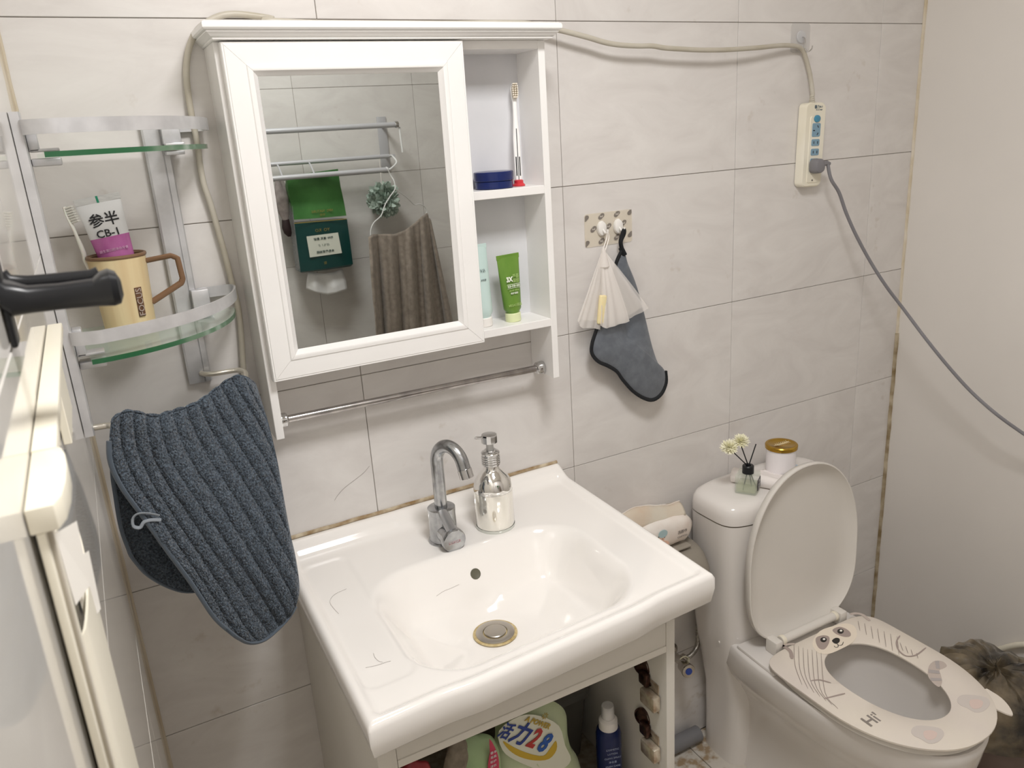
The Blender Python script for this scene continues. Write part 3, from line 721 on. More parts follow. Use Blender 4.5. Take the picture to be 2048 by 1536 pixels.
part('knob', MB().lathe([(.0200, .0355), (.0218, .0365), (.0224, .0400), (.0224, .050), (.0212, .0520), (.001, .0525)], hc, ld, 36), DULLCHROME, tap)
sdw = ld.cross(Z).normalized(); lv0 = hc+ld*.047+Z*.014; lv1 = hc+ld*.030+Z*.056-X*.011
b = MB(); dlt = (lv1-lv0).normalized(); nn = sdw.cross(dlt).normalized()
b.loft([[q+sdw*w_*math.cos(2*PI*k/20)+nn*.0028*math.sin(2*PI*k/20) for k in range(20)] for q, w_ in ((lv0, .0095), (lv0.lerp(lv1, .3), .0105), (lv0.lerp(lv1, .8), .0100), (lv0.lerp(lv1, .95), .0080), (lv1, .0045))])
part('lever', b, mat('satin_chrome', '#b4b6ba', .3, 1), tap)
text('lettering', 'LUXCR', mat('faint_pink_print', '#b88f92', .5), tap, hc+ld*.0526-Z*.001, ld.cross(Z)*-1 if ld.cross(Z).dot(_R) < 0 else ld.cross(Z), Z, .0075)

# soap dispenser
dp = V((-.2630, -.1310, 0)); dp.z = SKL[0].z-.0070
ds = thing('soap_dispenser', 'mirrored silver glass soap bottle with pump beside the tap', 'bottle', dp)
MIRG = mat('silvered_glass', '#f0efec', .03, 1, coat=.6); MIRL = mat('pearly_silver_fill', '#f4f2ea', .10, .7, coat=.8)
part('bottle_body', MB().lathe([(.030, 0), (.0345, .0018), (.0368, .006), (.0368, .078)], dp, n=64), MIRL, ds, ang=60)
part('bottle_shoulder', MB().lathe([(.0366, .0782), (.0362, .086), (.0340, .097), (.027, .108), (.019, .116), (.0148, .1205), (.0142, .127)], dp, n=64), MIRG, ds, ang=60)
part('glass_foot', MB().lathe([(.0300, .0002), (.0372, .0015), (.0378, .0045), (.0372, .0075)], dp, n=48, cap0=False, cap1=False), mat('thick_glass_foot', '#cfd2cb', .05, .3, coat=.5), ds)
col = MB().lathe([(.0150, .1272), (.0165, .1280), (.0165, .1480), (.0155, .1492), (.013, .1495)], dp, n=12)
part('neck_collar', col, CHROME, ds, ang=15)
for k in range(4): part('collar_ring', MB().lathe([(.0166, .130+k*.0045), (.0176, .1308+k*.0045), (.0176, .1320+k*.0045), (.0166, .1328+k*.0045)], dp, n=36), CHROME, ds)
part('neck_flange', MB().lathe([(.013, .1495), (.0172, .1500), (.0176, .1525), (.016, .1545), (.0115, .1560), (.0105, .158)], dp, n=36), CHROME, ds)
part('pump_stem', MB().lathe([(.0070, .156), (.0068, .1715)], dp, n=24), mat('clear_plastic', '#e8e8e6', .15, trans=.5), ds)
pz = dp+Z*.1715
part('pump_head', MB().lathe([(.0115, 0), (.0150, .0012), (.0152, .014), (.0142, .0165), (.001, .0172)], pz, n=12), CHROME, ds, ang=20)
na = math.radians(175); nd = V((math.cos(na), math.sin(na), 0))
part('nozzle', MB().tube([pz+Z*.0125+nd*.008, pz+Z*.0135+nd*.020, pz+Z*.0150+nd*.0275], .0036, 12, flat=.6), CHROME, ds)

# ---------------------------------------------------------------- vanity cabinet
vn = thing('vanity_cabinet', 'white open-fronted vanity cabinet carrying the washbasin', 'cabinet', (-.36, -.25, .0))
VW = mat('vanity_white_board', '#d8d4cb', .42, mottle=(5, '#dedad2'))
VI = mat('vanity_inner_board', '#bfb9ae', .6, mottle=(5, '#c8c2b7'))
part('side_panel', MB().box(-.628, -.613, -.4585, -.001, .03, .7635, .001), VW, vn)
part('side_panel', MB().box(-.1165, -.0985, -.4600, -.001, .03, .7635, .001), VW, vn)
part('front_stile', MB().box(-.6290, -.6012, -.4605, -.4590, -.03+.06, .7630, .0005, 1), VW, vn)
part('apron', MB().box(-.6005, -.1170, -.4590, -.4440, .6905, .7630, .0008), VW, vn)
part('rail', MB().box(-.6005, -.1170, -.4605, -.4200, .6775, .6900, .001), mat('rail_edge_white', '#e3dfd6', .4), vn)
part('bottom_board', MB().box(-.6128, -.1168, -.4550, -.012, .2850, .3000, .001), mat('spotted_board', '#a89e8e', .6, mottle=(70, '#8a7d6a')), vn)
part('leg', MB().box(-.628, -.590, -.455, -.415, FZ, .0295, .002), VW, vn); part('leg', MB().box(-.137, -.0985, -.455, -.415, FZ, .0295, .002), VW, vn)
part('leg', MB().box(-.628, -.590, -.045, -.005, FZ, .0295, .002), VW, vn); part('leg', MB().box(-.137, -.0985, -.045, -.005, FZ, .0295, .002), VW, vn)
HB = mat('rusty_black_hinge', '#241b1a', .3, .6, mottle=(80, '#5a3c33')); HS = mat('nickel_hinge', '#e0d6c4', .3, .6, mottle=(60, '#a88f76'))
for hz in (.5660, .4560):
    h = bpy.data.objects.new('hinge', None); COL.objects.link(h); h.parent = vn; h.location = V((-.1165, -.412, hz))-vn.location
    x = -.1170
    b = MB().box(x-.0016, x, -.440, -.400, hz-.030, hz+.030, .0006, 1)
    part('mounting_plate', b, HS, h)
    part('hinge_arm', MB().box(x-.0180, x-.0018, -.447, -.406, hz-.018, hz+.012, .0035), HS, h)
    part('hinge_screw', MB().lathe([(.0036, 0), (.0036, .0015), (.0025, .002)], (x-.0018, -.417, hz+.019), (-1, 0, 0), 14), HB, h)
    part('hinge_screw', MB().lathe([(.0036, 0), (.0036, .0015), (.0025, .002)], (x-.0018, -.417, hz-.022), (-1, 0, 0), 14), HB, h)
    part('hinge_cup', MB().lathe([(.0165, 0), (.0175, .001), (.0175, .0045), (.0145, .0060), (.0140, .003), (.001, .003)], (x-.0005, -.395, hz+.044), (-1, -.35, .15), 28).box(x-.012, x-.001, -.418, -.395, hz+.014, hz+.040, .003), HB, h)

# ---------------------------------------------------------------- toilet
TX = .418
TMX[0] = Matrix.Translation((.04191, .06764, -.07576)) @ Matrix.Scale(1.0495, 4)   # survey frame of the toilet to room metres
BZ0 = .0246
to = thing('toilet', 'white one-piece ceramic toilet with raised lid in the right corner', 'toilet', (TX, -.38, BZ0))
def ring(z, cy, hx, hy, e, n=56): return sup(TX, cy, hx, hy, e, z, n)
def egg(z, y0, y1, hx, n=56, sq=2.6, e=2.2):
    """y1 back (squarish), y0 front (round)"""
    out = []; cy = y0+(y1-y0)*.56
    for i in range(n):
        a = 2*PI*i/n; c, s_ = math.cos(a), math.sin(a); ex = sq*1.5 if s_ > 0 else e
        out.append(V((TX+hx*math.copysign(abs(c)**(2/ex), c), cy+(y1-cy if s_ > 0 else cy-y0)*math.copysign(abs(s_)**(2/ex), s_), z)))
    return out
b = MB()
# tank pedestal
b.loft([ring(BZ0, -.150, .128, .070, 4), ring(.12, -.152, .128, .072, 4), ring(.22, -.153, .132, .074, 4), ring(.30, -.155, .148, .077, 4), ring(.36, -.156, .160, .079, 4.2), ring(.42, -.157, .168, .080, 4.4), ring(.52, -.158, .173, .081, 4.6), ring(.695, -.158, .177, .082, 4.6)])
# bowl outside + inside in one skin
S_ = [egg(BZ0, -.615, -.12, .100), egg(.05, -.612, -.12, .096), egg(.12, -.612, -.12, .092), egg(.19, -.620, -.12, .094), egg(.235, -.636, -.12, .104), egg(.275, -.660, -.12, .126), egg(.305, -.678, -.12, .148), egg(.335, -.689, -.12, .161), egg(.370, -.694, -.14, .1655), egg(.3895, -.697, -.15, .1665), egg(.3945, -.693, -.16, .1625)]
I_ = [egg(.3945, -.655, -.335, .118, e=2.1, sq=1.8), egg(.388, -.651, -.338, .115, e=2.1, sq=1.8), egg(.34, -.640, -.345, .112, e=2.1, sq=1.8), egg(.28, -.610, -.360, .098, e=2.1, sq=1.6), egg(.22, -.560, -.385, .070, e=2.1, sq=1.6), egg(.19, -.53, -.40, .045, e=2.1, sq=1.6)]
b.loft(S_+I_, True, True)
part('body', b, CERAMIC2, to, ang=50)
part('water', MB().loft([egg(.2262, -.560, -.386, .0715, e=2.1, sq=1.6)], False, True), mat('still_water', '#e8f0f0', .02, trans=.9, ior=1.33), to)
# deck between tank and bowl
part('deck', MB().prism([V((x, y, .3935)) for x, y in ((TX-.152, -.232), (TX+.152, -.232), (TX+.158, -.35), (TX-.158, -.35))], (0, 0, .009), .004), CERAMIC2, to)
# tank lid
rs = []
for z, k, e in ((.6985, -.004, 4.4), (.6990, -.0005, 4.4), (.7160, .000, 4.3), (.7300, -.002, 4.2), (.7390, -.008, 4.0), (.7445, -.020, 3.8), (.7465, -.040, 3.6)):
    rs.append(ring(z, -.1590, .179+k, .084+k*.7, e, 72))
part('tank_lid', MB().loft(rs), CERAMIC2, to, ang=60)
PLA = mat('seat_plastic', '#dedad4', .28, mottle=(3, '#d8d4cd'))
part('tank_seam', MB().loft([ring(.6950, -.1590, .1755, .0805, 4.5, 72), ring(.6986, -.1590, .1755, .0805, 4.5, 72)]), mat('seam_shadow', '#6b6355', .7), to)
# raised lid: thin shell with rolled rim, hollow side towards the room
LY = -.283
def lid_outline(k=0, n=72):
    pts = [(315, 1), ]
    out = []
    for i in range(n):
        a = 2*PI*i/n; s_, c = math.sin(a), math.cos(a)
        hz = .196-k; hx = .168-k
        if s_ >= 0: x = hx*math.copysign(abs(c)**(2/2.15), c); z = (.218-k)*abs(s_)**(2/2.05)
        else: x = hx*math.copysign(abs(c)**(2/4.6), c)*(1-.20*abs(s_)**2.2); z = -(.188-k)*abs(s_)**(2/3.6)
        out.append((TX+.003+x, .600+z))
    return out
rings = [[V((x, LY+.0265, z)) for x, z in lid_outline(.055)], [V((x, LY+.0245, z)) for x, z in lid_outline(.018)], [V((x, LY+.015, z)) for x, z in lid_outline(.003)], [V((x, LY+.002, z)) for x, z in lid_outline(0)], [V((x, LY-.001, z)) for x, z in lid_outline(.001)], [V((x, LY-.0015, z)) for x, z in lid_outline(.0035)],
         [V((x, LY+.001, z)) for x, z in lid_outline(.0055)], [V((x, LY+.0085, z)) for x, z in lid_outline(.012)], [V((x, LY+.0165, z)) for x, z in lid_outline(.026)], [V((x, LY+.0200, z)) for x, z in lid_outline(.045)], [V((x, LY+.0215, z)) for x, z in lid_outline(.08)]]
sh = MB().loft(rings)
Ml = Matrix.Translation((TX, LY, .435)) @ Matrix.Rotation(math.radians(-2.0), 4, 'X') @ Matrix.Translation((-TX, -LY, -.435))
for v in sh.bm.verts: v.co = Ml @ v.co
part('seat_lid', sh, PLA, to, ang=50)
# hinge
hg = part('hinge_bar', MB().tube([(TX-.088, -.300, .4285), (TX+.088, -.300, .4285)], .0098, 18), PLA, to)
for sx in (-1, 1):
    part('hinge_block', MB().box(TX+sx*.102-.011, TX+sx*.102+.011, -.312, -.280, .4025, .4365, .004), PLA, to)
    part('hinge_sleeve', MB().lathe([(.0108, 0), (.0112, .001), (.0112, .008), (.0105, .009)], (TX+sx*.078, -.300, .4285), (sx, 0, 0), 20), mat('ivory_bushing', '#e9e3d2', .35), to)
# seat ring under the pad
so = [V((p.x, p.y, .4030)) for p in egg(0, -.692, -.318, .1640)]; si = [V((p.x, p.y, .4030)) for p in egg(0, -.650, -.350, .112, e=2.1, sq=1.8)]
def up_(r, z, k=0): return [V((p.x, p.y, z)) for p in r]
part('seat', MB().loft([up_(si, .402), up_(so, .402), up_(so, .4125), up_(so, .4165), up_(si, .4175), up_(si, .402)], False, False), PLA, to, ang=40)

# printed seat pad
pd_ = thing('seat_pad', 'cream foam toilet seat pad printed with a grey raccoon face', 'seat cover', (TX, -.5, .4185))
PADM = mat('cream_foam', '#e5ddd0', .6, mottle=(5, '#dfd6ce'), bump=(500, .25))
def padz(x, y): return .4225-.030*max(0, abs(x-TX)-.10)**1.0*0-.0025*sstep(.10, .17, abs(x-TX))
def pad_out(n=72):
    out = []
    for i in range(n):
        a = 2*PI*i/n; c, s_ = math.cos(a), math.sin(a)
        if s_ > 0: x = .168*math.copysign(abs(c)**(2/7), c); y = -.49+.172*abs(s_)**(2/9)
        else: x = .168*math.copysign(abs(c)**(2/2.15), c); y = -.49-.212*abs(s_)**(2/2.1)
        out.append((TX+x, y))
    return out
po = pad_out(); pin = [(p.x, p.y) for p in egg(0, -.628, -.378, .0875, n=72, e=2.1, sq=1.7)]
def lvl(c, dz, mid=False): return [V((x, y, padz(x, y)+dz)) for x, y in c]
pm = [((a[0]*.5+b_[0]*.5), (a[1]*.5+b_[1]*.5)) for a, b_ in zip(po, pin)]
part('foam', MB().loft([lvl(pin, -.0045), lvl(po, -.0045), lvl(po, -.001), lvl([(TX+(x-TX)*.992, -.5+(y+.5)*.992) for x, y in po], 0), lvl(pm, .0006), lvl([(TX+(x-TX)*1.02, -.5+(y+.5)*1.02) for x, y in pin], 0), lvl(pin, -.0015), lvl(pin, -.0045)], False, False), PADM, pd_, ang=40)
tabp = [P(u, v, 'z', .4200) for u, v in ((1970, 1378), (1985, 1384), (2003, 1396), (2018, 1412), (2026, 1428), (2016, 1427), (2000, 1420), (1982, 1412), (1972, 1408))]
part('lift_tab', MB().prism([V((p.x, p.y, p.z+.004*((p.x-tabp[0].x)/.1))) for p in smooth2(tabp, 3)], (0, 0, -.003)), PADM, pd_)
# print on the pad: thin raised films at surveyed places
def film(name, pts, m, dz, sm=3):
    q = [P(u, v, 'z', .4230) for u, v in pts]
    if sm: q = smooth2(q, sm)
    q = [V((p.x, p.y, padz(p.x, p.y)+.0005+dz)) for p in q]
    part(name, MB().prism(q, (0, 0, .00025)), m, pd_, flat=True)
def stroke(name, pts, m, r, dz=.0004):
    q = smooth2([P(u, v, 'z', .4230) for u, v in pts], 4, False)
    q = [V((p.x, p.y, padz(p.x, p.y)+.0006+dz)) for p in q]; L_ = []; R__ = []
    for i, p in enumerate(q):
        d = (q[min(i+1, len(q)-1)]-q[max(i-1, 0)]).normalized(); n = V((-d.y, d.x, 0))*r*(.55 if i in (0, len(q)-1) else 1); L_.append(p+n); R__.append(p-n)
    b = MB(); b.loft([[a, c_, c_+V((0, 0, .0002)), a+V((0, 0, .0002))] for a, c_ in zip(L_, R__)])
    part(name, b, m, pd_, flat=True)
CRE = mat('print_cream', '#ede2d2', .6); GRB = mat('print_taupe', '#a89a94', .6); LGB = mat('print_light_taupe', '#c4b8b0', .6); DKB = mat('print_black', '#2b2826', .5); PKB = mat('print_pink', '#dcc8c0', .6); LIN = mat('print_line_taupe', '#9b8f88', .6)
film('printed_mask', [(1625, 1285), (1640, 1262), (1668, 1252), (1690, 1247), (1708, 1252), (1714, 1268), (1706, 1284), (1682, 1298), (1656, 1308), (1634, 1304)], CRE, 0)
film('printed_eye_patch', [(1632, 1276), (1646, 1271), (1658, 1274), (1658, 1286), (1650, 1298), (1640, 1298), (1633, 1289)], GRB, .0003)
film('printed_eye_patch', [(1665, 1260), (1678, 1254), (1692, 1258), (1701, 1266), (1700, 1273), (1688, 1274), (1672, 1268)], GRB, .0003)
for cx_, cy_ in ((1647, 1280), (1681, 1263)):
    film('printed_eye', [(cx_+6.5*math.cos(k*PI/5), cy_+5*math.sin(k*PI/5)) for k in range(10)], DKB, .0006, 2)
    film('printed_eye_glint', [(cx_+1+2.6*math.cos(k*PI/5), cy_-1+2*math.sin(k*PI/5)) for k in range(10)], mat('print_white', '#f4f1ea', .5), .0009, 2)
film('printed_nose', [(1664, 1281), (1672, 1276), (1679, 1278), (1679, 1284), (1673, 1288), (1667, 1286)], DKB, .0005, 2)
stroke('printed_smile', [(1673, 1286), (1677, 1291), (1684, 1290), (1687, 1284)], DKB, .0007)
stroke('printed_smile', [(1676, 1289), (1676, 1294), (1671, 1295), (1668, 1292)], DKB, .0007)
stroke('printed_ear', [(1557, 1295), (1563, 1291), (1580, 1302), (1584, 1318)], GRB, .004)
stroke('printed_ear', [(1700, 1229), (1712, 1226), (1726, 1229), (1740, 1241)], LGB, .004)
stroke('printed_ear', [(1561, 1294), (1575, 1289), (1590, 1288)], LGB, .003)
for k in range(7):
    stroke('printed_stripe', [(1588+k*9, 1290+k*3-(k > 3)*2), (1590+k*10, 1330+k*9), (1604+k*12, 1368+k*8)], LIN, .0006)
for k in range(7):
    stroke('printed_stripe', [(1716+k*13, 1242+k*5), (1720+k*13, 1262+k*8)], LIN, .0006)
for k in range(4):
    stroke('printed_stripe', [(1800+k*11, 1285+k*7), (1806+k*10, 1302+k*5)], LIN, .0006)
stroke('printed_paw_line', [(1800, 1270), (1793, 1284), (1797, 1300), (1812, 1312), (1832, 1310), (1852, 1294)], GRB, .0016)
stroke('printed_paw_line', [(1622, 1361), (1640, 1360), (1662, 1366)], GRB, .0016)
stroke('printed_paw_line', [(1648, 1396), (1668, 1392), (1690, 1387)], GRB, .0016)
film('printed_tail', [(1856, 1352), (1858, 1332), (1870, 1321), (1886, 1322), (1894, 1331), (1886, 1337), (1879, 1340), (1882, 1352), (1884, 1364), (1878, 1374), (1866, 1366)], LGB, .0001)
for pts in ([(1870, 1322), (1878, 1321), (1880, 1338), (1872, 1337)], [(1857, 1346), (1857, 1339), (1878, 1342), (1880, 1348)], [(1862, 1362), (1860, 1356), (1882, 1357), (1884, 1362)]):
    film('printed_tail_band', pts, mat('print_tail_grey', '#b0a9a8', .6), .0004, 0)
for off in ((0, 0), (92, -62)):
    a_, c_ = off
    film('printed_paw', [(1822+a_, 1462+c_), (1832+a_, 1452+c_), (1862+a_, 1453+c_), (1882+a_, 1458+c_), (1888+a_, 1470+c_), (1876+a_, 1484+c_), (1858+a_, 1487+c_), (1842+a_, 1478+c_), (1828+a_, 1472+c_)], mat('print_paw_grey', '#d2cac4', .6), .0001)
    film('printed_paw_pad', [(1848+a_, 1463+c_), (1862+a_, 1461+c_), (1874+a_, 1466+c_), (1870+a_, 1477+c_), (1856+a_, 1480+c_), (1848+a_, 1473+c_)], PKB, .0004)
hp_ = P(1745, 1439, 'z', .423); hr = (P(1758, 1432, 'z', .423)-P(1732, 1446, 'z', .423)).normalized()
hp_.z = padz(hp_.x, hp_.y)+.0008
text('lettering', 'Hi\'', mat('print_grey_letter', '#8d8680', .6), pd_, hp_, V((hr.x, hr.y, 0)), V((-hr.y, hr.x, 0)), .034, bold=.0006, ext=.0001)

# things on the tank
TZ = .7468
dfp = V((.3345, -.183, TZ))
df = thing('reed_diffuser', 'square glass reed diffuser with black collar and two pale flowers on the toilet tank', 'diffuser', dfp)
Rd = Matrix.Translation(dfp) @ Matrix.Rotation(math.radians(34), 4, 'Z')
GB = mat('bottle_glass', '#cfdacb', .03, alpha=.30, spec=.9, coat=.5)
part('bottle', MB().box(-.0235, .0235, -.0235, .0235, .0003, .043, .0035, 3, Rd), GB, df)
part('oil', MB().box(-.0205, .0205, -.0205, .0205, .0040, .020, .002, 2, Rd), mat('scented_oil', '#d9dcb8', .05, alpha=.35), df)
part('collar', MB().lathe([(.0105, .0432), (.0125, .0438), (.0125, .0600), (.0112, .0615), (.0060, .0615), (.0060, .058), (.001, .058)], dfp, n=32), BLACK, df)
part('bottle_label', MB().box(-.0145, .0145, -.0248, -.02365, .009, .034, .0003, 1, Rd), mat('charcoal_label', '#3d3b40', .5), df)
fr, fu = (Rd.to_3x3() @ X), Z
for s__, zz, sz in (('❖', .0285, .008), ('HOME', .0205, .0045), ('fragrance', .0160, .0038), ('AROMA', .0120, .0030)):
    text('lettering', s__, mat('label_print', '#c9c6c2', .5), df, Rd @ V((0, -.0249, zz)), fr, fu, sz)
base = dfp+Z*.0605
tips = [P(1461, 899, 'y', -.176), P(1481, 888, 'y', -.180), P(1512, 888, 'y', -.176)]
for k, tpt in enumerate(tips):
    d = (tpt-base); foot = base-d.normalized()*.05; foot = V((dfp.x+(foot.x-dfp.x)*.6, dfp.y+(foot.y-dfp.y)*.5, TZ+.008))
    part('reed', MB().tube([foot, base+V((.002*(k-1), 0, 0)), tpt], .0013, 8), BLACK, df)
FLW = mat('ivory_petals', '#f6f4e2', .7, mottle=(80, '#efecca'))
def flower(c, up, R_, name):
    b = MB(); up = V(up).normalized(); a = up.orthogonal().normalized(); bb = up.cross(a)
    for lay in range(7):
        el = math.radians(-18+lay*16); n = 22-lay*2
        for k in range(n):
            th = 2*PI*k/n+lay*.37+random.uniform(-.1, .1); L_ = R_*(1-.05*lay)*random.uniform(.82, 1.08); e_ = el+random.uniform(-.12, .12)
            h = a*math.cos(th)+bb*math.sin(th); d = h*math.cos(e_)+up*math.sin(e_); t_ = up.cross(h).normalized()*.0017*(R_/.017)
            p0_ = c+d*.002; p1_ = c+d*L_*.6; p2_ = c+d*L_+up*L_*.10; n2 = d.cross(t_).normalized()*.0003
            b.loft([[p0_-t_*.5, p0_+t_*.5, p0_+n2], [p1_-t_, p1_+t_, p1_+n2*2.5], [p2_-t_*.35, p2_+t_*.35, p2_+n2]])
    part(name, b, FLW, df, ang=60)
flower(tips[0]+V((-.004, 0, .006)), (-.35, -.35, 1), .0205, 'flower'); flower(tips[1]+V((0, 0, .006)), (.05, -.3, 1), .0205, 'flower')
jc = V((.4690, -.150, TZ)); jp = P(1553, 880, 'y', -.150)
jr = thing('lidded_jar', 'white ceramic candle jar with embossed gold lid on the toilet tank', 'jar', jc)
JH = .058
part('jar_body', MB().lathe([(.030, 0), (.0325, .002), (.0335, .006), (.0335, JH)], jc, n=48), mat('white_jar', '#efecee', .25), jr)
GOLD = mat('brushed_gold', '#c7a144', .22, 1, mottle=(20, '#b18a36'))
ld_ = part('lid', MB().lathe([(.0345, JH+.0005), (.0362, JH+.0015), (.0365, JH+.0090), (.0350, JH+.0108), (.0300, JH+.0112), (.0290, JH+.0106), (.001, JH+.0106)], jc, n=56), GOLD, jr)
GL2 = mat('pale_gold_relief', '#efe2bf', .45, .4)
for k in range(7):
    for sgn in (-1, 1):
        a_ = jc+V((-.019+k*.0055, 0, JH+.0109)); d = V((.0065, sgn*.0075, 0))
        part('leaf_relief', MB().tube([a_, a_+d*.5+V((.0006, 0, .0004)), a_+d], .00085, 6, flat=.6), GL2, ld_)
part('leaf_relief', MB().tube([jc+V((-.023, 0, JH+.0109)), jc+V((.023, 0, JH+.0109))], .0007, 6), GL2, ld_)
# wet-tissue roll / crumpled paper
PW = mat('tissue_paper', '#efe9e6', .85, bump=(260, .4))
rp = thing('tissue_roll', 'white paper roll lying unrolled behind the glass diffuser on the toilet tank', 'tissue', (.385, -.15, TZ))
ra, rb = V((.343, -.128, TZ+.0165)), V((.392, -.222, TZ+.0125))
b = MB(); rings = []
for i in range(13):
    t_ = i/12; c_ = ra.lerp(rb, t_); d = (rb-ra).normalized(); up2 = Z; sd2 = d.cross(up2).normalized(); r_ = .0165-.004*t_
    rings.append([c_+sd2*math.cos(2*PI*k/24)*(r_+.0015*mnoise.noise(V((k*.7, i*.4, 0))))*1.05+up2*math.sin(2*PI*k/24)*(r_+.0015*mnoise.noise(V((k*.7, i*.4, 3)))) for k in range(24)])
part('roll', MB().loft(rings), PW, rp, ang=50)
def pap(s, t):
    x = .362+.074*s+.020*t; y = -.118-.100*t-.012*s
    e_ = min(s, 1-s, t, 1-t)
    return V((x, y, TZ+.006+.017*(1-s)**1.3+.0035*mnoise.noise(V((s*3, t*3, 1)))+.0012*mnoise.noise(V((s*11, t*9, 4)))))
b = MB().grid(pap, 26, 26); o = part('loose_sheet', b, PW, rp, ang=180)
m_ = o.modifiers.new('thick', 'SOLIDIFY'); m_.thickness = .0008
fe = solo('dark_leaf', MB().prism([V((.388, -.229, TZ+.0006)), V((.398, -.221, TZ+.0006)), V((.412, -.213, TZ+.0006)), V((.424, -.207, TZ+.0006)), V((.420, -.215, TZ+.0006)), V((.405, -.225, TZ+.0006)), V((.392, -.234, TZ+.0006))], (0, 0, .0012)), mat('grey_scrap', '#857d7c', .6), 'small grey paper scrap on the toilet tank beside the raised lid', 'paper scrap', (.405, -.22, TZ))
q = [P(u, v, 'z', TZ+.006) for u, v in ((1571, 944), (1577, 922), (1606, 934), (1600, 942), (1585, 948))]
pk_ = solo('sachet', MB().prism(q, (0, 0, -.0045), .0008), mat('sachet_blue', '#3f7fae', .35, mottle=(60, '#dfe6ea')), 'flat blue and white sachet behind the gold-lidded jar', 'sachet', q[0])

TMX[0] = None
# ---------------------------------------------------------------- wall holder with wipes
HG = mat('grey_holder_plastic', '#857f74', .4, mottle=(7, '#968f84'))
hd_ = thing('paper_holder', 'grey plastic wall box between washbasin and toilet', 'box', (.17, -.002, .5))
b = MB()
pr_ = [(-.0008, .470), (-.0008, .600), (-.070, .602), (-.115, .592), (-.143, .560), (-.150, .515), (-.138, .475)]
rings = []
for x, k in ((.055, .012), (.060, .003), (.068, 0), (.235, 0), (.258, .006), (.270, .020), (.274, .038)):
    rings.append([V((x, min(-.0008, y*(1-k*3.2)), .53+(z-.53)*(1-k*3))) for y, z in [(a.x, a.y) for a in smooth2([V((p[0], p[1], 0)) for p in pr_], 3)]])
part('shell', b.loft(rings), HG, hd_, ang=40)
part('hinged_cover', MB().box(.075, .240, -.110, -.010, .6035, .6085, .002), mat('grey_holder_cover', '#9c958a', .4), hd_)
wp = thing('wipes_pack', 'white soft pack of facial wipes printed with a towelled head on the grey wall box', 'tissue pack', (.17, -.055, .609))
WPK = mat('glossy_white_film', '#eae5df', .28, mottle=(14, '#dccfc4'), bump=(60, .5))
rings = []
x0w, x1w = .066, .258
for i in range(15):
    t_ = i/14; x = x0w+(x1w-x0w)*t_; f = min(1, min(t_, 1-t_)*7+.12)**.5
    cz_ = .6480; hy, hz = .048*(.55+.45*f), .0385*f*(1+.06*math.sin(t_*5))
    rings.append([V((x, -.056+hy*math.copysign(abs(math.cos(2*PI*k/32))**.6, math.cos(2*PI*k/32)), cz_+hz*math.copysign(abs(math.sin(2*PI*k/32))**.6, math.sin(2*PI*k/32))+.003*mnoise.noise(V((t_*5, k*.3, 2))))) for k in range(32)])
part('pack', MB().loft(rings), WPK, wp, ang=60)
def flapf(s, t):
    x = .070+.168*s+.010*t; y = -.092+.050*t
    return V((x, y, .690+.032*math.sin(PI*min(1, t*1.1))**.8*(.75+.35*math.sin(s*4.5+.5))+.003*mnoise.noise(V((s*6, t*4, 7)))-.012*(1-t)))
o = part('open_flap', MB().grid(flapf, 30, 14), mat('printed_film_sand', '#cfc7b8', .25, mottle=(16, '#cbb7a2')), wp, ang=180); m_ = o.modifiers.new('thick', 'SOLIDIFY'); m_.thickness = .0008
part('flap_edge', MB().tube([flapf(k/24, .62)+V((0, 0, .001)) for k in range(25)], .0013, 8), WPK, wp)
# print on the front face of the pack
def wfilm(name, c, rx_, rz_, m, dy=0, n=20, a0=0, a1=2*PI, cut=None):
    q = [V((c[0]+rx_*math.cos(a0+(a1-a0)*k/n), -.1045-dy, c[1]+rz_*math.sin(a0+(a1-a0)*k/n))) for k in range(n)]
    part(name, MB().prism(q, (0, .0012, 0)), m, wp, flat=True)
SKIN = mat('print_skin', '#dfb7a2', .5)
wfilm('printed_shoulders', (.158, .630), .021, .010, SKIN)
wfilm('printed_face', (.156, .645), .0085, .0105, SKIN, .0006)
wfilm('printed_hair', (.1575, .6515), .0100, .0080, mat('print_dark_teal', '#50605c', .5), .0003)
wfilm('printed_towel', (.161, .6585), .0125, .0095, mat('print_pale_blue', '#a9c0c4', .5), .0008)
wfilm('printed_eye', (.153, .647), .0012, .0008, DKB, .0010, 8); wfilm('printed_eye', (.1595, .6465), .0012, .0008, DKB, .0010, 8)
wfilm('printed_mouth', (.1565, .640), .0016, .0006, mat('print_red', '#b05a55', .5), .0010, 8)
GRT = mat('print_warm_grey', '#8d8680', .5)
text('lettering', '洗脸巾', GRT, wp, V((.216, -.1055, .648)), X, Z, .009, shear=.1)
text('lettering', 'COTTON', GRT, wp, V((.216, -.1055, .636)), X, Z, .0065)

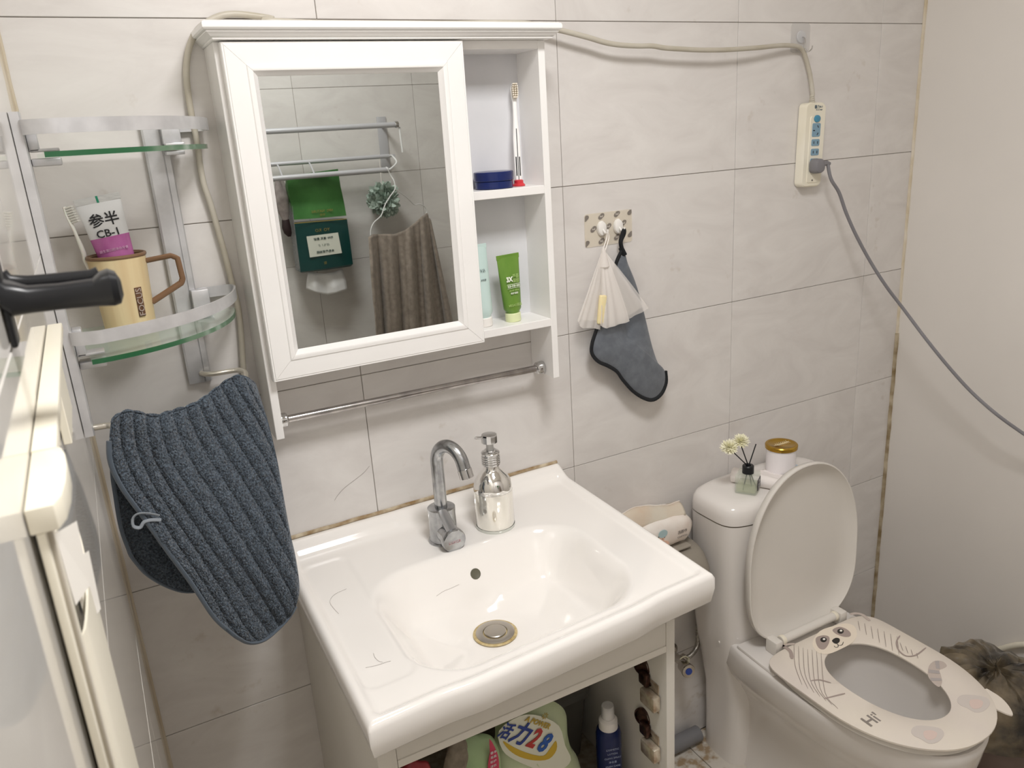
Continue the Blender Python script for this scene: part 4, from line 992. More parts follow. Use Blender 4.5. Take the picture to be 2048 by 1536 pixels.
# ---------------------------------------------------------------- pipes and valve between vanity and toilet
CHR2 = mat('spotted_chrome', '#c7c3bd', .18, 1, mottle=(40, '#a89f93'))
av = thing('angle_valve', 'chrome angle valve with blue dot on the wall beside the toilet', 'valve', (.27, -.002, .24))
vc = V((.262, -.035, .243))
part('escutcheon', MB().lathe([(.026, 0), (.026, .002), (.018, .008)], V((.262, -.0008, .243)), (0, -1, 0), 32), CHR2, av)
part('valve_body', MB().tube([V((.262, -.008, .243)), vc, vc+V((0, -.030, 0))], .0105, 18), CHR2, av)
part('valve_handle', MB().lathe([(.0125, .0), (.0155, .002), (.0160, .016), (.0175, .024), (.0180, .030), (.0165, .0325), (.0095, .0325)], vc+V((-.002, -.022, -.003)), (-.25, -1, .12), 20), CHR2, av, ang=15)
part('blue_dot', MB().lathe([(.0090, .0328), (.0086, .0338), (.001, .0341)], vc+V((-.002, -.022, -.003)), (-.25, -1, .12), 24), mat('blue_enamel', '#27408f', .3), av)
part('outlet_nut', MB().lathe([(.0105, 0), (.0120, .001), (.0120, .012), (.0105, .013)], vc+V((.006, -.008, 0)), (1, 0, .1), 6), CHR2, av, ang=10)
part('braided_hose', MB().tube([vc+V((.018, -.008, .001)), vc+V((.035, -.010, .004)), vc+V((.060, -.004, .020)), vc+V((.070, .006, .07))], .0062, 14, smooth=5), mat('braided_steel', '#b5b1aa', .35, .9, mottle=(300, '#77736c')), av)
part('plastic_tag', MB().tube([vc+V((-.010, -.020, .016)), vc+V((.000, -.024, .022)), vc+V((.010, -.026, .014)), vc+V((.011, -.026, .004))], .0040, 10, smooth=4, flat=.4), mat('yellowed_tag', '#d5cfb4', .4), av)
cpz = [V((-.10, -.030, .026)), V((.15, -.030, .026)), V((.40, -.030, .026))]
b = MB(); rings = []
for i in range(150):
    x = -.10+.436*i/149; r_ = .0225+.0016*math.sin(i*PI/1.0+.5*PI) if i % 2 else .0205
    rings.append([V((x, -.030+r_*math.cos(2*PI*k/18), -.0245+r_*math.sin(2*PI*k/18))) for k in range(18)])
solo('corrugated_hose', b.loft(rings), mat('grey_corrugated_plastic', '#77777a', .45), 'dark grey corrugated drain hose along the wall behind the toilet', 'hose', (.15, -.03, -.047), ang=20)

# ---------------------------------------------------------------- waste bag and hose at the right wall
BROWN = mat('smoky_bag_plastic', '#171412', .16, mottle=(13, '#857760', (1, 1, 1)), spec=.8, bump=(45, .9))
wbn2 = thing('waste_bin', 'small waste bin lined with a crumpled brown-black plastic bag right of the toilet', 'bin', (.835, -.49, FZ))
part('bin_shell', MB().lathe([(.085, -.0495), (.089, -.047), (.118, .215), (.121, .222), (.117, .222), (.091, -.040), (.001, -.040)], (.835, -.49, 0), n=40), mat('taupe_bin_plastic', '#6d5e58', .5), wbn2)
def bagf(s, t):
    a = 2*PI*s; n1 = mnoise.noise(V((math.cos(a)*2.2, math.sin(a)*2.2, t*2.2))); n2 = mnoise.noise(V((math.cos(a)*6, math.sin(a)*6, t*5+3)))
    if t < .5: k = t/.5; r_ = .1300-.010*(1-k); z = .120+.125*k
    else: k = (t-.5)/.5; r_ = .130*(1-k)**.8; z = .245+.028*math.sin(k*PI*.75)
    r_ += (.013*n1+.0065*n2)*(1 if t < .5 else 1-k); z += .018*n1*min(1, t*2)+.009*n2
    return V((.835+r_*math.cos(a), -.49+r_*math.sin(a), z))
o = part('bin_bag', MB().grid(bagf, 90, 34, close_u=True), BROWN, wbn2, ang=25)
solo('shower_hose', MB().tube([P(1985, 1303, 'x', 1.036), P(2048, 1289, 'x', 1.036), V((1.036, -.56, .275)), V((1.036, -.80, .42)), V((1.036, -1.0, .55))], .0075, 12, smooth=5), CREAM, 'cream hose running up along the right wall behind the waste bin', 'hose', (1.036, -.5, .2))

# ---------------------------------------------------------------- power strip, its cord and hook
CABM = mat('aged_cable', '#c3beb2', .4, mottle=(12, '#b3ac9c'))
ps_ = thing('power_strip', 'cream power strip with blue sockets hanging on the tiled wall', 'power strip', (.655, -.001, 1.47))
c0_ = (P(1632, 209, 'y', -.0225)+P(1621, 370, 'y', -.0225))/2; c0_.y = -.0022; tilt = math.radians(1.5)
Mp = Matrix.Translation(c0_) @ Matrix.Rotation(tilt, 4, 'Y') @ Matrix.Rotation(0, 4, 'X')
def rbox(w_, h_, r_, y0, y1, n=6, taper=0): return [[Mp @ V((x*(1-k), yy, z*(1-k))) for x, z in rrect(w_, h_, r_, n)] for yy, k in ((y0, 0), (y1-.003 if y1 > y0 else y1+.003, 0), (y1, taper))]
SCM = mat('aged_cream_plastic', '#e6e0cc', .35, mottle=(9, '#ece8da'))
part('case', MB().loft(rbox(.062, .186, .012, 0, -.0225, taper=.03)), SCM, ps_)
part('face_ridge', MB().loft([[Mp @ V((x+.002, yy, z-.010)) for x, z in rrect(w_, h_, .006, 4)] for yy, w_, h_ in ((-.0223, .040, .148), (-.0240, .038, .146))]), SCM, ps_)
SBL = mat('socket_blue', '#7f9fb3', .35)
def sock(z, w_, h_, holes):
    o = part('socket', MB().loft([[Mp @ V((x+.002, yy, zz+z)) for x, zz in rrect(w_*k, h_*k, .003, 3)] for yy, k in ((-.0239, 1), (-.0251, .96))]), SBL, ps_)
    for hx, hz, ang in holes:
        Mh = Mp @ Matrix.Translation((.002+hx, -.0251, z+hz)) @ Matrix.Rotation(math.radians(ang), 4, 'Y')
        part('socket_hole', MB().box(-.0030, .0030, -.0002, .0012, -.0011, .0011, M=Mh), BLACK, o)
part('switch', MB().loft([[Mp @ V((.002+.0095*k*math.cos(2*PI*i/28), yy, .058+.0080*k*math.sin(2*PI*i/28))) for i in range(28)] for yy, k in ((-.0239, 1), (-.0267, .95), (-.0275, .8))]), mat('switch_blue', '#4a8fae', .3), ps_)
sock(.0335, .026, .0300, ((.004, .0075, 55), (-.008, -.001, 0), (.004, -.0085, -55)))
sock(.0060, .026, .0150, ((-.006, 0, 90), (.006, 0, 90)))
sock(-.0150, .026, .0150, ((-.006, 0, 90), (.006, 0, 90)))
sock(-.0440, .026, .0300, ())
BLT = mat('print_blue_grey', '#4d6272', .5)
rxp = (Mp.to_3x3() @ X); rzp = (Mp.to_3x3() @ Z)
text('lettering', '德力', BLT, ps_, Mp @ V((.002, -.0226, .083)), rxp, rzp, .0085, bold=.0001)
text('lettering', '电子', BLT, ps_, Mp @ V((.015, -.0226, .0832)), rxp, rzp, .0052)
text('lettering', 'PLUG STRIP', BLT, ps_, Mp @ V((.009, -.0226, .0770)), rxp, rzp, .0040)
part('screw', MB().lathe([(.0022, .0237), (.0022, .0243), (.001, .0241)], Mp @ V((0, 0, -.078)), (0, -1, 0), 12), mat('dull_screw', '#8b857c', .4, .8), ps_)
# strain relief and cord
top_ = Mp @ V((-.004, -.012, .093))
for k in range(4): part('strain_relief', MB().lathe([(.0062-.0006*k, k*.0042), (.0070-.0006*k, .0006+k*.0042), (.0070-.0006*k, .0028+k*.0042), (.0058-.0006*k, .0040+k*.0042)], top_, (-.05, 0, 1), 16), CABM, ps_)
cab = [(1625, 186, .015), (1620, 150, .013), (1612, 118, .011), (1604, 99, .012), (1590, 92, .016), (1560, 91, .022), (1520, 95, .028), (1480, 98, .032), (1440, 100, .034), (1400, 100, .034), (1360, 98, .034), (1330, 96, .034), (1305, 92, .034), (1275, 92, .033), (1240, 90, .032), (1210, 85, .031), (1180, 76, .030), (1150, 68, .030), (1118, 60, .028), (1085, 52, .026)]
pts = [top_+V((0, 0, .014))]+[P(u, v, 'y', -d) for u, v, d in cab]
pts += [V((-.10, -.022, 1.7200)), V((-.25, -.020, 1.7185)), V((-.45, -.020, 1.7185)), V((-.535, -.018, 1.7220))]
pts += [P(u, v, 'y', -.0105) for u, v in ((545, 38), (510, 32), (470, 28), (440, 32), (415, 44), (394, 62), (380, 90), (374, 120), (373, 155), (378, 200), (387, 250), (395, 290), (400, 330), (408, 370), (420, 405), (436, 460), (450, 510), (465, 570), (477, 620), (483, 680), (487, 740), (492, 790), (498, 860))]
part('cord', MB().tube(pts, .0049, 12, smooth=5), CABM, ps_)
# clear adhesive hook holding the cord
CLR = mat('clear_film', '#e4e2e0', .12, alpha=.5, spec=.8); CLR2 = mat('clear_hook_plastic', '#dfe0e2', .1, alpha=.55)
ah = thing('adhesive_hook', 'clear square adhesive hook holding the pale cord near the top right', 'hook', (.632, -.001, 1.69))
hc_ = P(1601, 76, 'y', -.001)
part('film', MB().loft([[V((hc_.x+x, y_, hc_.z+z)) for x, z in rrect(.058, .060, .007, 5)] for y_ in (-.0004, -.0014)]), CLR, ah)
part('disc', MB().lathe([(.0125, .0015), (.0135, .0025), (.0125, .0048), (.006, .0060), (.001, .0062)], V((hc_.x, 0, hc_.z+.002)), (0, -1, 0), 32), CLR2, ah)
hk = V((hc_.x, -.006, hc_.z+.001))
part('hook_wire', MB().tube([hk, hk+V((0, -.006, -.002)), hk+V((0, -.009, -.012)), hk+V((0, -.010, -.026)), hk+V((.003, -.017, -.031)), hk+V((.007, -.022, -.026)), hk+V((.009, -.022, -.020))], .0013, 8, smooth=5), CHROME, ah)
# grey plug and its cord
GPL = mat('grey_rubber', '#7d7c80', .5)
ac = thing('appliance_cord', 'grey plug in the lowest socket with grey cord sweeping down to the right', 'cord', Mp @ V((0, -.04, -.044)))
pc_ = Mp @ V((.001, -.0252, -.046))
part('plug', MB().loft([[pc_+V((x*k, -d, z*k)) for x, z in rrect(.030, .032, .011, 4)] for d, k in ((0, 1), (.003, 1.04), (.016, 1.0), (.021, .86), (.023, .6))]), GPL, ac)
g0 = pc_+V((.013, -.012, .003))
part('strain_relief', MB().tube([g0, g0+V((.014, -.001, .002)), g0+V((.022, -.002, -.001))], [.0068, .0058, .0048], 12), GPL, ac)
gp_ = [g0+V((.016, -.0015, .002))]+[P(u, v, 'y', -y_) for u, v, y_ in ((1662, 358, .052), (1678, 385, .055), (1692, 425, .060), (1712, 470, .070), (1740, 522, .085), (1772, 572, .110), (1810, 622, .140), (1852, 678, .205), (1900, 737, .26), (1945, 786, .31), (1995, 830, .37), (2048, 868, .42), (2100, 902, .48), (2180, 945, .57))]+[V((1.035, -.72, .62)), V((1.040, -.92, .55)), V((1.040, -1.20, .48))]
part('cord', MB().tube(gp_, .0040, 10, smooth=6), GPL, ac)

# ---------------------------------------------------------------- double hook plate, foam net with soap, mitt cloth
hp2 = thing('hook_plate', 'clear double hook plate with grey leaf marks stuck on the tiles right of the cabinet', 'hook', (.105, -.001, 1.335))
hcx = (P(1166, 430, 'y', 0)+P(1264, 415, 'y', 0)+P(1264, 487, 'y', 0)+P(1170, 493, 'y', 0))/4
hw = .118; hh = .067
part('film', MB().loft([[V((hcx.x+x, y_, hcx.z+z)) for x, z in rrect(hw, hh, .006, 5)] for y_ in (-.0004, -.0014)]), mat('clear_ivory_film', '#eee6d6', .18, alpha=.45, spec=.8), hp2)
LEAF = mat('leaf_print_grey', '#7d766f', .5)
LTX = mat('leaf_print_white', '#dcd6cc', .5)
def leafm(x, z, k=1.0):
    c_ = V((hcx.x+x, -.0016, hcx.z+z)); q = []
    for i in range(16):
        a = 2*PI*i/16; r_ = (.0068+.0022*math.cos(2*(a-.8)))*k; q.append(c_+V((r_*math.cos(a), 0, r_*math.sin(a)*.82)))
    q = [V((max(hcx.x-hw/2+.001, min(hcx.x+hw/2-.001, p.x)), p.y, max(hcx.z-hh/2+.001, min(hcx.z+hh/2-.001, p.z)))) for p in q]
    part('leaf_mark', MB().prism(q, (0, -.0003, 0)), LEAF, hp2, flat=True)
    if abs(x) < .05: text('lettering', 'leaf', LTX, hp2, c_+V((0, -.0004, 0)), X, Z, .0055, ext=.0001)
for x, z in ((-.056, .025), (-.018, .026), (.021, .027), (.055, .028), (-.038, .002), (-.001, .004), (.037, .007), (-.056, -.026), (-.019, -.024), (.020, -.020), (.055, -.018)): leafm(x, z)
for x in (-.0195, .0215):
    c_ = V((hcx.x+x, -.0016, hcx.z+.002))
    part('hook_cup', MB().loft([[V((c_.x+k*.0105*math.cos(2*PI*i/28), -d, c_.z+k*.0150*math.sin(2*PI*i/28))) for i in range(28)] for d, k in ((.0015, 1.0), (.0045, 1.04), (.0085, .9), (.0100, .6))]), mat('frosted_hook', '#e9e7e3', .15), hp2)
    part('hook_peg', MB().tube([V((c_.x, -.009, c_.z-.002)), V((c_.x, -.017, c_.z-.008)), V((c_.x, -.024, c_.z-.007)), V((c_.x, -.026, c_.z-.001))], .0022, 10, smooth=5), mat('frosted_hook', '#e4e2de', .15), hp2)
# mitt
mt = thing('cleaning_cloth', 'slate grey cleaning cloth with black binding hanging from the right hook', 'cloth', (.12, -.02, 1.3))
CLO = mat('slate_microfibre', '#5b6067', .9, sheen=.3, mottle=(60, '#686d74'), bump=(500, .5)); BLB = mat('black_binding', '#15171b', .8)
out_ = [(1249, 509), (1256, 528), (1270, 562), (1283, 605), (1294, 650), (1305, 695), (1317, 728), (1330, 742), (1331, 765), (1322, 787), (1306, 799), (1288, 796), (1266, 782), (1246, 760), (1233, 742), (1215, 731), (1196, 722), (1184, 707), (1184, 688), (1192, 662), (1204, 630), (1216, 590), (1226, 556), (1233, 524)]
def ydep(v): return -.018-.018*sstep(520, 780, v)
oc = [P(u, v, 'y', ydep(v)) for u, v in out_]; oc = smooth2(oc, 3); cc = sum(oc, V())/len(oc)
rings = []
for k, dy in ((1.0, .0), (.93, -.0045), (.70, -.0075), (.35, -.0085), (.05, -.0085)): rings.append([V((cc.x+(p.x-cc.x)*k, p.y+dy+.0018*mnoise.noise(V((p.x*40*k, p.z*30*k, 2)))*(k < 1), cc.z+(p.z-cc.z)*k)) for p in oc])
back = [[V((cc.x+(p.x-cc.x)*k, p.y+.0045, cc.z+(p.z-cc.z)*k)) for p in oc] for k in (.05, .93)]
part('cloth', MB().loft(back+rings), CLO, mt, ang=70)
tr = [P(u, v, 'y', ydep(v)-.001) for u, v in [(1243, 500)]+out_[:0]+[(1238, 518), (1232, 526)]]
tr2 = [P(u, v, 'y', ydep(v)-.0015) for u, v in out_[7:20]+[(1216, 590), (1226, 556), (1233, 524), (1243, 502)]]
part('binding', MB().tube(tr2, .0052, 12, smooth=4, flat=.65), BLB, mt)
pg = V((hcx.x+.0215, -.022, hcx.z-.006))
lpq = [P(1246, 506, 'y', -.018), P(1241, 485, 'y', -.020), pg+V((-.003, -.001, -.006)), pg+V((-.0005, -.004, .0025)), pg+V((.003, -.001, -.006)), P(1243, 485, 'y', -.023), P(1248, 507, 'y', -.019)]
part('loop', MB().tube(lpq, .0042, 10, smooth=5, flat=.45), BLB, mt)
part('loop_knot', MB().tube([P(1242, 496, 'y', -.020), P(1249, 510, 'y', -.019)], .0058, 10, flat=.6), BLB, mt)
# foam net
nt_ = thing('foaming_net', 'white mesh foaming net bag hanging in folds from the left hook', 'net bag', (.08, -.03, 1.3))
NET = mat('fine_white_mesh', '#f0ebe6', .7, alpha=.44); NET2 = mat('gathered_white_mesh', '#f0ebe6', .7, alpha=.6)
apx = P(1207, 505, 'y', -.030)
def netf(poly, d0, d1, wob, seed):
    q = [P(u, v, 'y', -.036) for u, v in poly]; q = catmull(q, 6)
    def f(s, t):
        i = min(int(s*(len(q)-1)), len(q)-2); e = q[i].lerp(q[i+1], s*(len(q)-1)-i)
        p = (apx+X*(s-.5)*.012).lerp(e, t**.92)
        p = p+V((0, -(d0+(d1-d0)*s)*math.sin(PI*min(1, t)*.55), 0))
        p.y -= wob*t*math.sin(s*PI*7+seed)
        return p
    return f
for nm, poly, d0, d1, wob, sd, m in (('net_fold', [(1154, 641), (1162, 655), (1180, 655), (1196, 658)], .002, .008, .0012, 0, NET), ('net_fold', [(1192, 648), (1205, 654), (1225, 648), (1251, 640)], .014, .016, .0018, 1, NET2), ('net_fold', [(1210, 650), (1235, 643), (1262, 630), (1289, 614)], .006, .016, .0018, 2, NET), ('net_fold', [(1156, 640), (1200, 640), (1250, 632), (1287, 612)], .000, .002, .002, 3, NET)):
    part(nm, MB().grid(netf(poly, d0, d1, wob, sd), 36, 24), m, nt_, ang=180)
part('gathered_top', MB().lathe([(.0015, .012), (.0045, .004), (.0075, -.010), (.0115, -.028), (.010, -.030)], apx, (0, 0, 1), 16), NET2, nt_)
pl = V((hcx.x-.0195, -.024, hcx.z-.006))
part('drawstring', MB().tube([apx+V((-.002, 0, .004)), pl+V((-.003, 0, -.012)), pl+V((-.0015, -.003, .001)), pl+V((.002, -.002, -.010)), apx+V((.003, -.001, .002))], .0011, 8, smooth=5), mat('white_cord', '#eee9e4', .6), nt_)
s0, s1 = P(1208, 590, 'y', -.044), P(1199, 648, 'y', -.044)
sv = (s0-s1); b = MB(); sx = V((.0075, 0, .0012))
Ms = Matrix.Translation((s0+s1)/2) @ Matrix.Rotation(math.radians(8), 4, 'Y')
sp_ = solo('soap_bar', MB().box(-.0085, .0085, -.0045, .0045, -sv.length/2, sv.length/2, .0038, 3, Ms), mat('yellow_soap', '#eadcae', .4, sss=.2), 'worn pale yellow soap bar inside the white foaming net', 'soap', (s0+s1)/2)

# ---------------------------------------------------------------- inside the vanity
BZ = .3002
IN = mat('dark_grey_bin', '#57544e', .45, mottle=(5, '#66625b'))
bn = thing('storage_bin', 'dark grey plastic bin with ribbed lid at the back of the vanity cabinet', 'bin', (-.215, -.13, BZ))
part('bin_body', MB().loft([[V((-.235+x*k, -.135+y*k, z)) for x, y in rrect(.200, .210, .02, 4)] for z, k in ((BZ+.0006, .88), (BZ+.150, 1.0))]), IN, bn)
part('bin_lid', MB().loft([[V((-.235+x*k, -.135+y*k, z)) for x, y in rrect(.212, .222, .022, 4)] for z, k in ((BZ+.1508, 1.0), (BZ+.165, 1.0), (BZ+.170, .94))]), mat('grey_bin_lid', '#66645f', .4), bn)
dw = thing('drain_pipe', 'grey drain pipe dropping from the washbasin inside the vanity', 'pipe', (-.36, -.27, .60)) if False else None
def pouch(name, label, poly, yy, thick, m, cat='bag', seed=0, lean=0):
    q = [P(u, v, 'y', yy) for u, v in poly]; q = smooth2(q, 4); c_ = sum(q, V())/len(q)
    t_ = thing(name, label, cat, (c_.x, yy, BZ))
    q = [V((p.x, p.y, max(p.z, BZ+.001))) for p in q]
    rings = []
    for k, dy in ((1.0, 0), (.93, -.30), (.8, -.55), (.6, -.8), (.35, -.95), (.05, -1)):
        rings.append([V((c_.x+(p.x-c_.x)*k, yy+dy*thick+.006*mnoise.noise(V((p.x*22*k, p.z*22*k, seed)))*(k < 1), c_.z+(p.z-c_.z)*k)) for p in q])
    bk = [[V((v.x, 2*yy-v.y, v.z)) for v in r_] for r_ in reversed(rings[1:])]
    part('pouch', MB().loft(bk+rings), m, t_, ang=60)
    return t_, c_
p1 = [(990, 1470), (995, 1435), (1040, 1405), (1095, 1400), (1122, 1412), (1133, 1432), (1133, 1460), (1140, 1490), (1155, 1515), (1168, 1560), (1190, 1640), (1200, 1720), (1100, 1740), (1010, 1720), (1005, 1640), (1000, 1560), (985, 1510)]
DG = mat('pale_green_pouch', '#b9c99c', .35, mottle=(10, '#cfd8b8'), bump=(50, .5))
t1_, c1 = pouch('detergent_pouch', 'pale green detergent pouch with bold blue and red lettering in the vanity', p1, -.335, .030, DG, seed=3)
PWT = mat('pouch_white', '#dfe0cf', .4); YEL = mat('pouch_yellow', '#c9a82c', .4); BLU = mat('pouch_blue', '#1e3a8c', .4); REDL = mat('pouch_red', '#b3302c', .4); GLD = mat('pouch_gold', '#b59a3a', .4)
def pf(name, pts, m, d, sm=2):
    q = [P(u, v, 'y', -.3665-d) for u, v in pts]; q = smooth2(q, sm) if sm else q
    part(name, MB().prism(q, (0, .0006, 0)), m, t1_, flat=True)
pf('white_panel', [(998, 1462), (1040, 1432), (1080, 1432), (1118, 1452), (1130, 1490), (1142, 1520), (1120, 1540), (1080, 1540), (1030, 1520), (1005, 1500)], PWT, 0, 3)
pf('yellow_swoosh', [(1006, 1482), (1030, 1496), (1060, 1508), (1087, 1512), (1100, 1498), (1112, 1482), (1113, 1500), (1098, 1518), (1070, 1521), (1040, 1514), (1018, 1500)], YEL, .0008, 3)
gr = (P(1105, 1482, 'y', -.36)-P(1005, 1448, 'y', -.36)).normalized(); gu = V((-gr.z, 0, gr.x))
gu = (gu*.94+gr*.25).normalized()
def pt_(s_, u, v, size, m, bold=.001, sx=1, shear=0, d=.0018): text('lettering', s_, m, t1_, P(u, v, 'y', -.3665-d), gr, V((-gr.z, 0, gr.x)), size, bold=bold, sx=sx, shear=shear)
pt_('活', 1011, 1464, .032, BLU, sx=.8, shear=.15, bold=.0006); pt_('力', 1041, 1470, .044, BLU, sx=.9, shear=.15, bold=.0010)
pt_('2', 1068, 1478, .050, REDL, sx=.75, shear=.15, bold=.0016); pt_('8', 1088, 1487, .050, mat('pouch_mid_blue', '#1d55a8', .4), sx=.8, shear=.15, bold=.0014)
pt_('A POWER', 1076, 1446, .0135, GLD, bold=.0004, shear=.1)
for k in range(8):
    a = k*PI/4; cst = P(1090, 1432, 'y', -.3675)
    part('sun_ray', MB().tube([cst+V((math.cos(a), 0, math.sin(a)))*.0025, cst+V((math.cos(a), 0, math.sin(a)))*.0065], .0007, 6), GLD, t1_)
p2 = [(905, 1490), (930, 1478), (965, 1468), (985, 1474), (998, 1500), (1000, 1530), (996, 1570), (990, 1660), (900, 1660), (890, 1560)]
t2_, c2 = pouch('soap_powder_pouch', 'light green pouch with a pink panel left of the detergent pouch', p2, -.365, .026, mat('mint_pouch', '#9fbf8a', .35, mottle=(12, '#b4cc9f'), bump=(50, .4)), seed=8)
PNK = mat('pouch_pink', '#c93f5e', .4)
q = smooth2([P(u, v, 'y', -.3935) for u, v in ((979, 1478), (990, 1495), (997, 1515), (998, 1536), (994, 1560), (978, 1560), (976, 1530), (980, 1505))], 2)
part('pink_panel', MB().prism(q, (0, .0006, 0)), PNK, t2_, flat=True)
for k in range(4): text('lettering', '香皂粉洁'[k]+'净柔护衣'[k], mat('pouch_letter_white', '#e9dfe0', .4), t2_, P(987, 1505+k*9, 'y', -.3945), X, Z, .0058)
t3_, c3 = pouch('net_sack', 'brownish wrinkled plastic sack at the left inside the vanity', [(905, 1480), (925, 1474), (935, 1492), (930, 1530), (936, 1600), (905, 1620), (880, 1600), (890, 1520)], -.405, .014, mat('brown_film', '#6f6557', .5, mottle=(60, '#8f8676')), seed=5)
t4_, c4 = pouch('red_packet', 'dark red packet just below the vanity rail at far left', [(815, 1522), (840, 1522), (860, 1530), (862, 1600), (800, 1640), (795, 1560)], -.405, .014, mat('dark_red_film', '#8f2a32', .4), cat='packet', seed=6)
# spray bottle
sb0 = P(1219, 1536, 'y', -.345); sc = V((sb0.x, -.345, BZ+.0005)); stp = P(1211, 1412, 'y', -.345); SH = stp.z-sc.z
sb = thing('spray_bottle', 'navy blue spray bottle with white pump under the washbasin', 'bottle', sc)
k_ = SH/.235
part('bottle_body', MB().lathe([(.021, 0), (.0235, .002), (.0240, .006), (.0240, .165*k_), (.022, .176*k_), (.016, .183*k_)], sc, n=40), mat('navy_bottle', '#1b2757', .25), sb)
part('pump_collar', MB().lathe([(.0175, .175*k_), (.0180, .178*k_), (.0175, .200*k_), (.0125, .205*k_)], sc, n=32), mat('white_cap', '#f0ece8', .35), sb)
part('actuator', MB().lathe([(.0105, .205*k_), (.0100, .222*k_), (.0092, .226*k_), (.0085, .2265*k_)], sc, n=24), mat('white_cap', '#f0ece8', .35), sb)
part('overcap', MB().lathe([(.0125, .206*k_), (.0122, .232*k_), (.0110, .235*k_), (.001, .235*k_)], sc, n=28), mat('clear_cap', '#efefef', .1, alpha=.35), sb)
for k in range(7):
    a = math.radians(-108); text('lettering', ('COSMETIC', 'LOTION', 'CLEAN SPRAY', '净含量', 'FRESH CARE', 'ALL USE', '200ML')[k], mat('pale_print', '#9aa5c4', .5), sb, sc+V((math.cos(a), math.sin(a), 0))*.0243+Z*(.128-k*.0095), V((-math.sin(a), math.cos(a), 0)), Z, .0052)
bb_ = solo('rubber_plug', MB().lathe([(.018, 0), (.020, .002), (.018, .030), (.010, .040), (.006, .052), (.001, .053)], (P(1268, 1536, 'y', -.38).x, -.38, BZ+.0005), n=24), mat('black_rubber', '#121113', .3), 'small black rubber piece on the vanity floor below the hinges', 'plug', (P(1268, 1536, 'y', -.38).x, -.38, BZ))

# ---------------------------------------------------------------- opposite wall, seen in the mirror
def Q(u, v, dist):
    """point seen in the mirror at distance dist in front of the opposite wall"""
    yv = 2*(DY+.0072)-(YF+dist); p = P(u, v, 'y', yv); return V((p.x, YF+dist, p.z))
rk = thing('towel_rack', 'grey metal towel rack with three rails on the opposite wall, seen in the mirror', 'rack', Q(768, 300, .002))
RKM = mat('grey_rack_metal', '#c2c2c6', .42, .3)
bx = Q(768, 300, 0)
part('wall_bracket', MB().box(bx.x-.017, bx.x+.017, YF+.0006, YF+.006, bx.z-.075, bx.z+.115, .001), RKM, rk)
part('wall_bracket', MB().box(bx.x-.657, bx.x-.623, YF+.0006, YF+.006, bx.z-.075, bx.z+.115, .001), RKM, rk)
def rail(name, a, b_, r_): return part(name, MB().tube([V((-.52, a.y, a.z)), b_], r_, 14), RKM, rk)
D1, D2, D3 = .135, .10, .155
e1 = Q(795, 249, D1); rail('top_rail', e1, e1, .0092); part('rail_cap', MB().lathe([(.0100, -.010), (.0115, -.008), (.0115, .001), (.0090, .003)], e1, (1, 0, 0), 20), CHROME, rk)
e2 = Q(778, 312, D2); rail('rear_rail', e2, e2, .0072); e3 = Q(776, 339, D3); rail('front_rail', e3, e3, .0084)
for xx in (bx.x, bx.x-.640):
    part('bracket_arm', MB().tube([V((xx, YF+.006, e1.z)), V((xx, e1.y, e1.z))], .006, 12), RKM, rk)
    part('bracket_arm', MB().tube([V((xx, YF+.006, e2.z)), V((xx, e2.y, e2.z))], .005, 12), RKM, rk)
WHW = mat('white_coated_wire', '#dfdfdf', .35)
ex = V((e3.x+.004, 0, 0))
part('end_loop', MB().tube([V((e2.x-.002, e2.y, e2.z)), V((e2.x+.012, e2.y-.004, e2.z)), V((e2.x+.016, (e2.y+e3.y)/2, (e2.z+e3.z)/2)), V((e3.x+.012, e3.y, e3.z+.003)), V((e3.x, e3.y, e3.z))], .0032, 10, smooth=5), WHW, rk)
part('end_rod', MB().tube([V((bx.x+.017, e1.y, e1.z-.008)), V((bx.x+.020, e1.y, e2.z+.010))], .0036, 10), WHW, rk)
for u_ in (617, 553):
    h0 = Q(u_, 322, D2); part('rail_hook', MB().tube([V((h0.x, e2.y, e2.z)), V((h0.x, (e2.y+e3.y)/2, e2.z-.016)), V((h0.x, e3.y, e3.z+.004))], .0030, 8, smooth=4), RKM, rk)
# green tissue bag hanging under the rack
tbg = thing('tissue_bag', 'hanging green tissue pack with dark lower half and window, seen in the mirror', 'tissue pack', Q(640, 345, .10))
GU = mat('leaf_green_film', '#3a6d35', .35, mottle=(14, '#4b8144'), bump=(30, .6)); GD = mat('bottle_green_film', '#133f3c', .28, bump=(30, .4)); SI_ = mat('side_print_grey', '#8f9191', .4, mottle=(120, '#6c6e70'))
D0 = .045; DF = .105
def bagring(l, r, zf=DF, zb=D0): 
    a, c_ = Q(*l, zf), Q(*r, zf); return [a, c_, V((c_.x, YF+zb, c_.z)), V((a.x, YF+zb, a.z))]
up_r = [bagring((573, 352), (676, 338), .135, .125), bagring((576, 378), (681, 372), .125, .085), bagring((583, 410), (688, 404)), bagring((588, 447), (694, 438))]
dn_r = [bagring((588, 447.3), (694, 438.3)), bagring((594, 490), (700, 482)), bagring((600, 544), (706, 528)), bagring((604, 546), (700, 534), DF-.015, D0+.015)]
def dens(rs):
    out = []
    for a, b_ in zip(rs[:-1], rs[1:]):
        for k in range(5):
            r_ = [p.lerp(q_, k/5) for p, q_ in zip(a, b_)]
            fl_ = []
            for i in range(4):
                for j in range(6 if i % 2 == 0 else 3):
                    n_ = 6 if i % 2 == 0 else 3; p = r_[i].lerp(r_[(i+1) % 4], j/n_)
                    if i == 0: p = p+V((0, .010*math.sin(PI*j/n_)+.003*mnoise.noise(V((p.x*40, 0, p.z*30))), 0))
                    fl_.append(p)
            out.append(fl_)
    return out
part('upper_wrap', MB().loft(dens(up_r)), GU, tbg, ang=50); part('lower_wrap', MB().loft(dens(dn_r)), GD, tbg, ang=50)
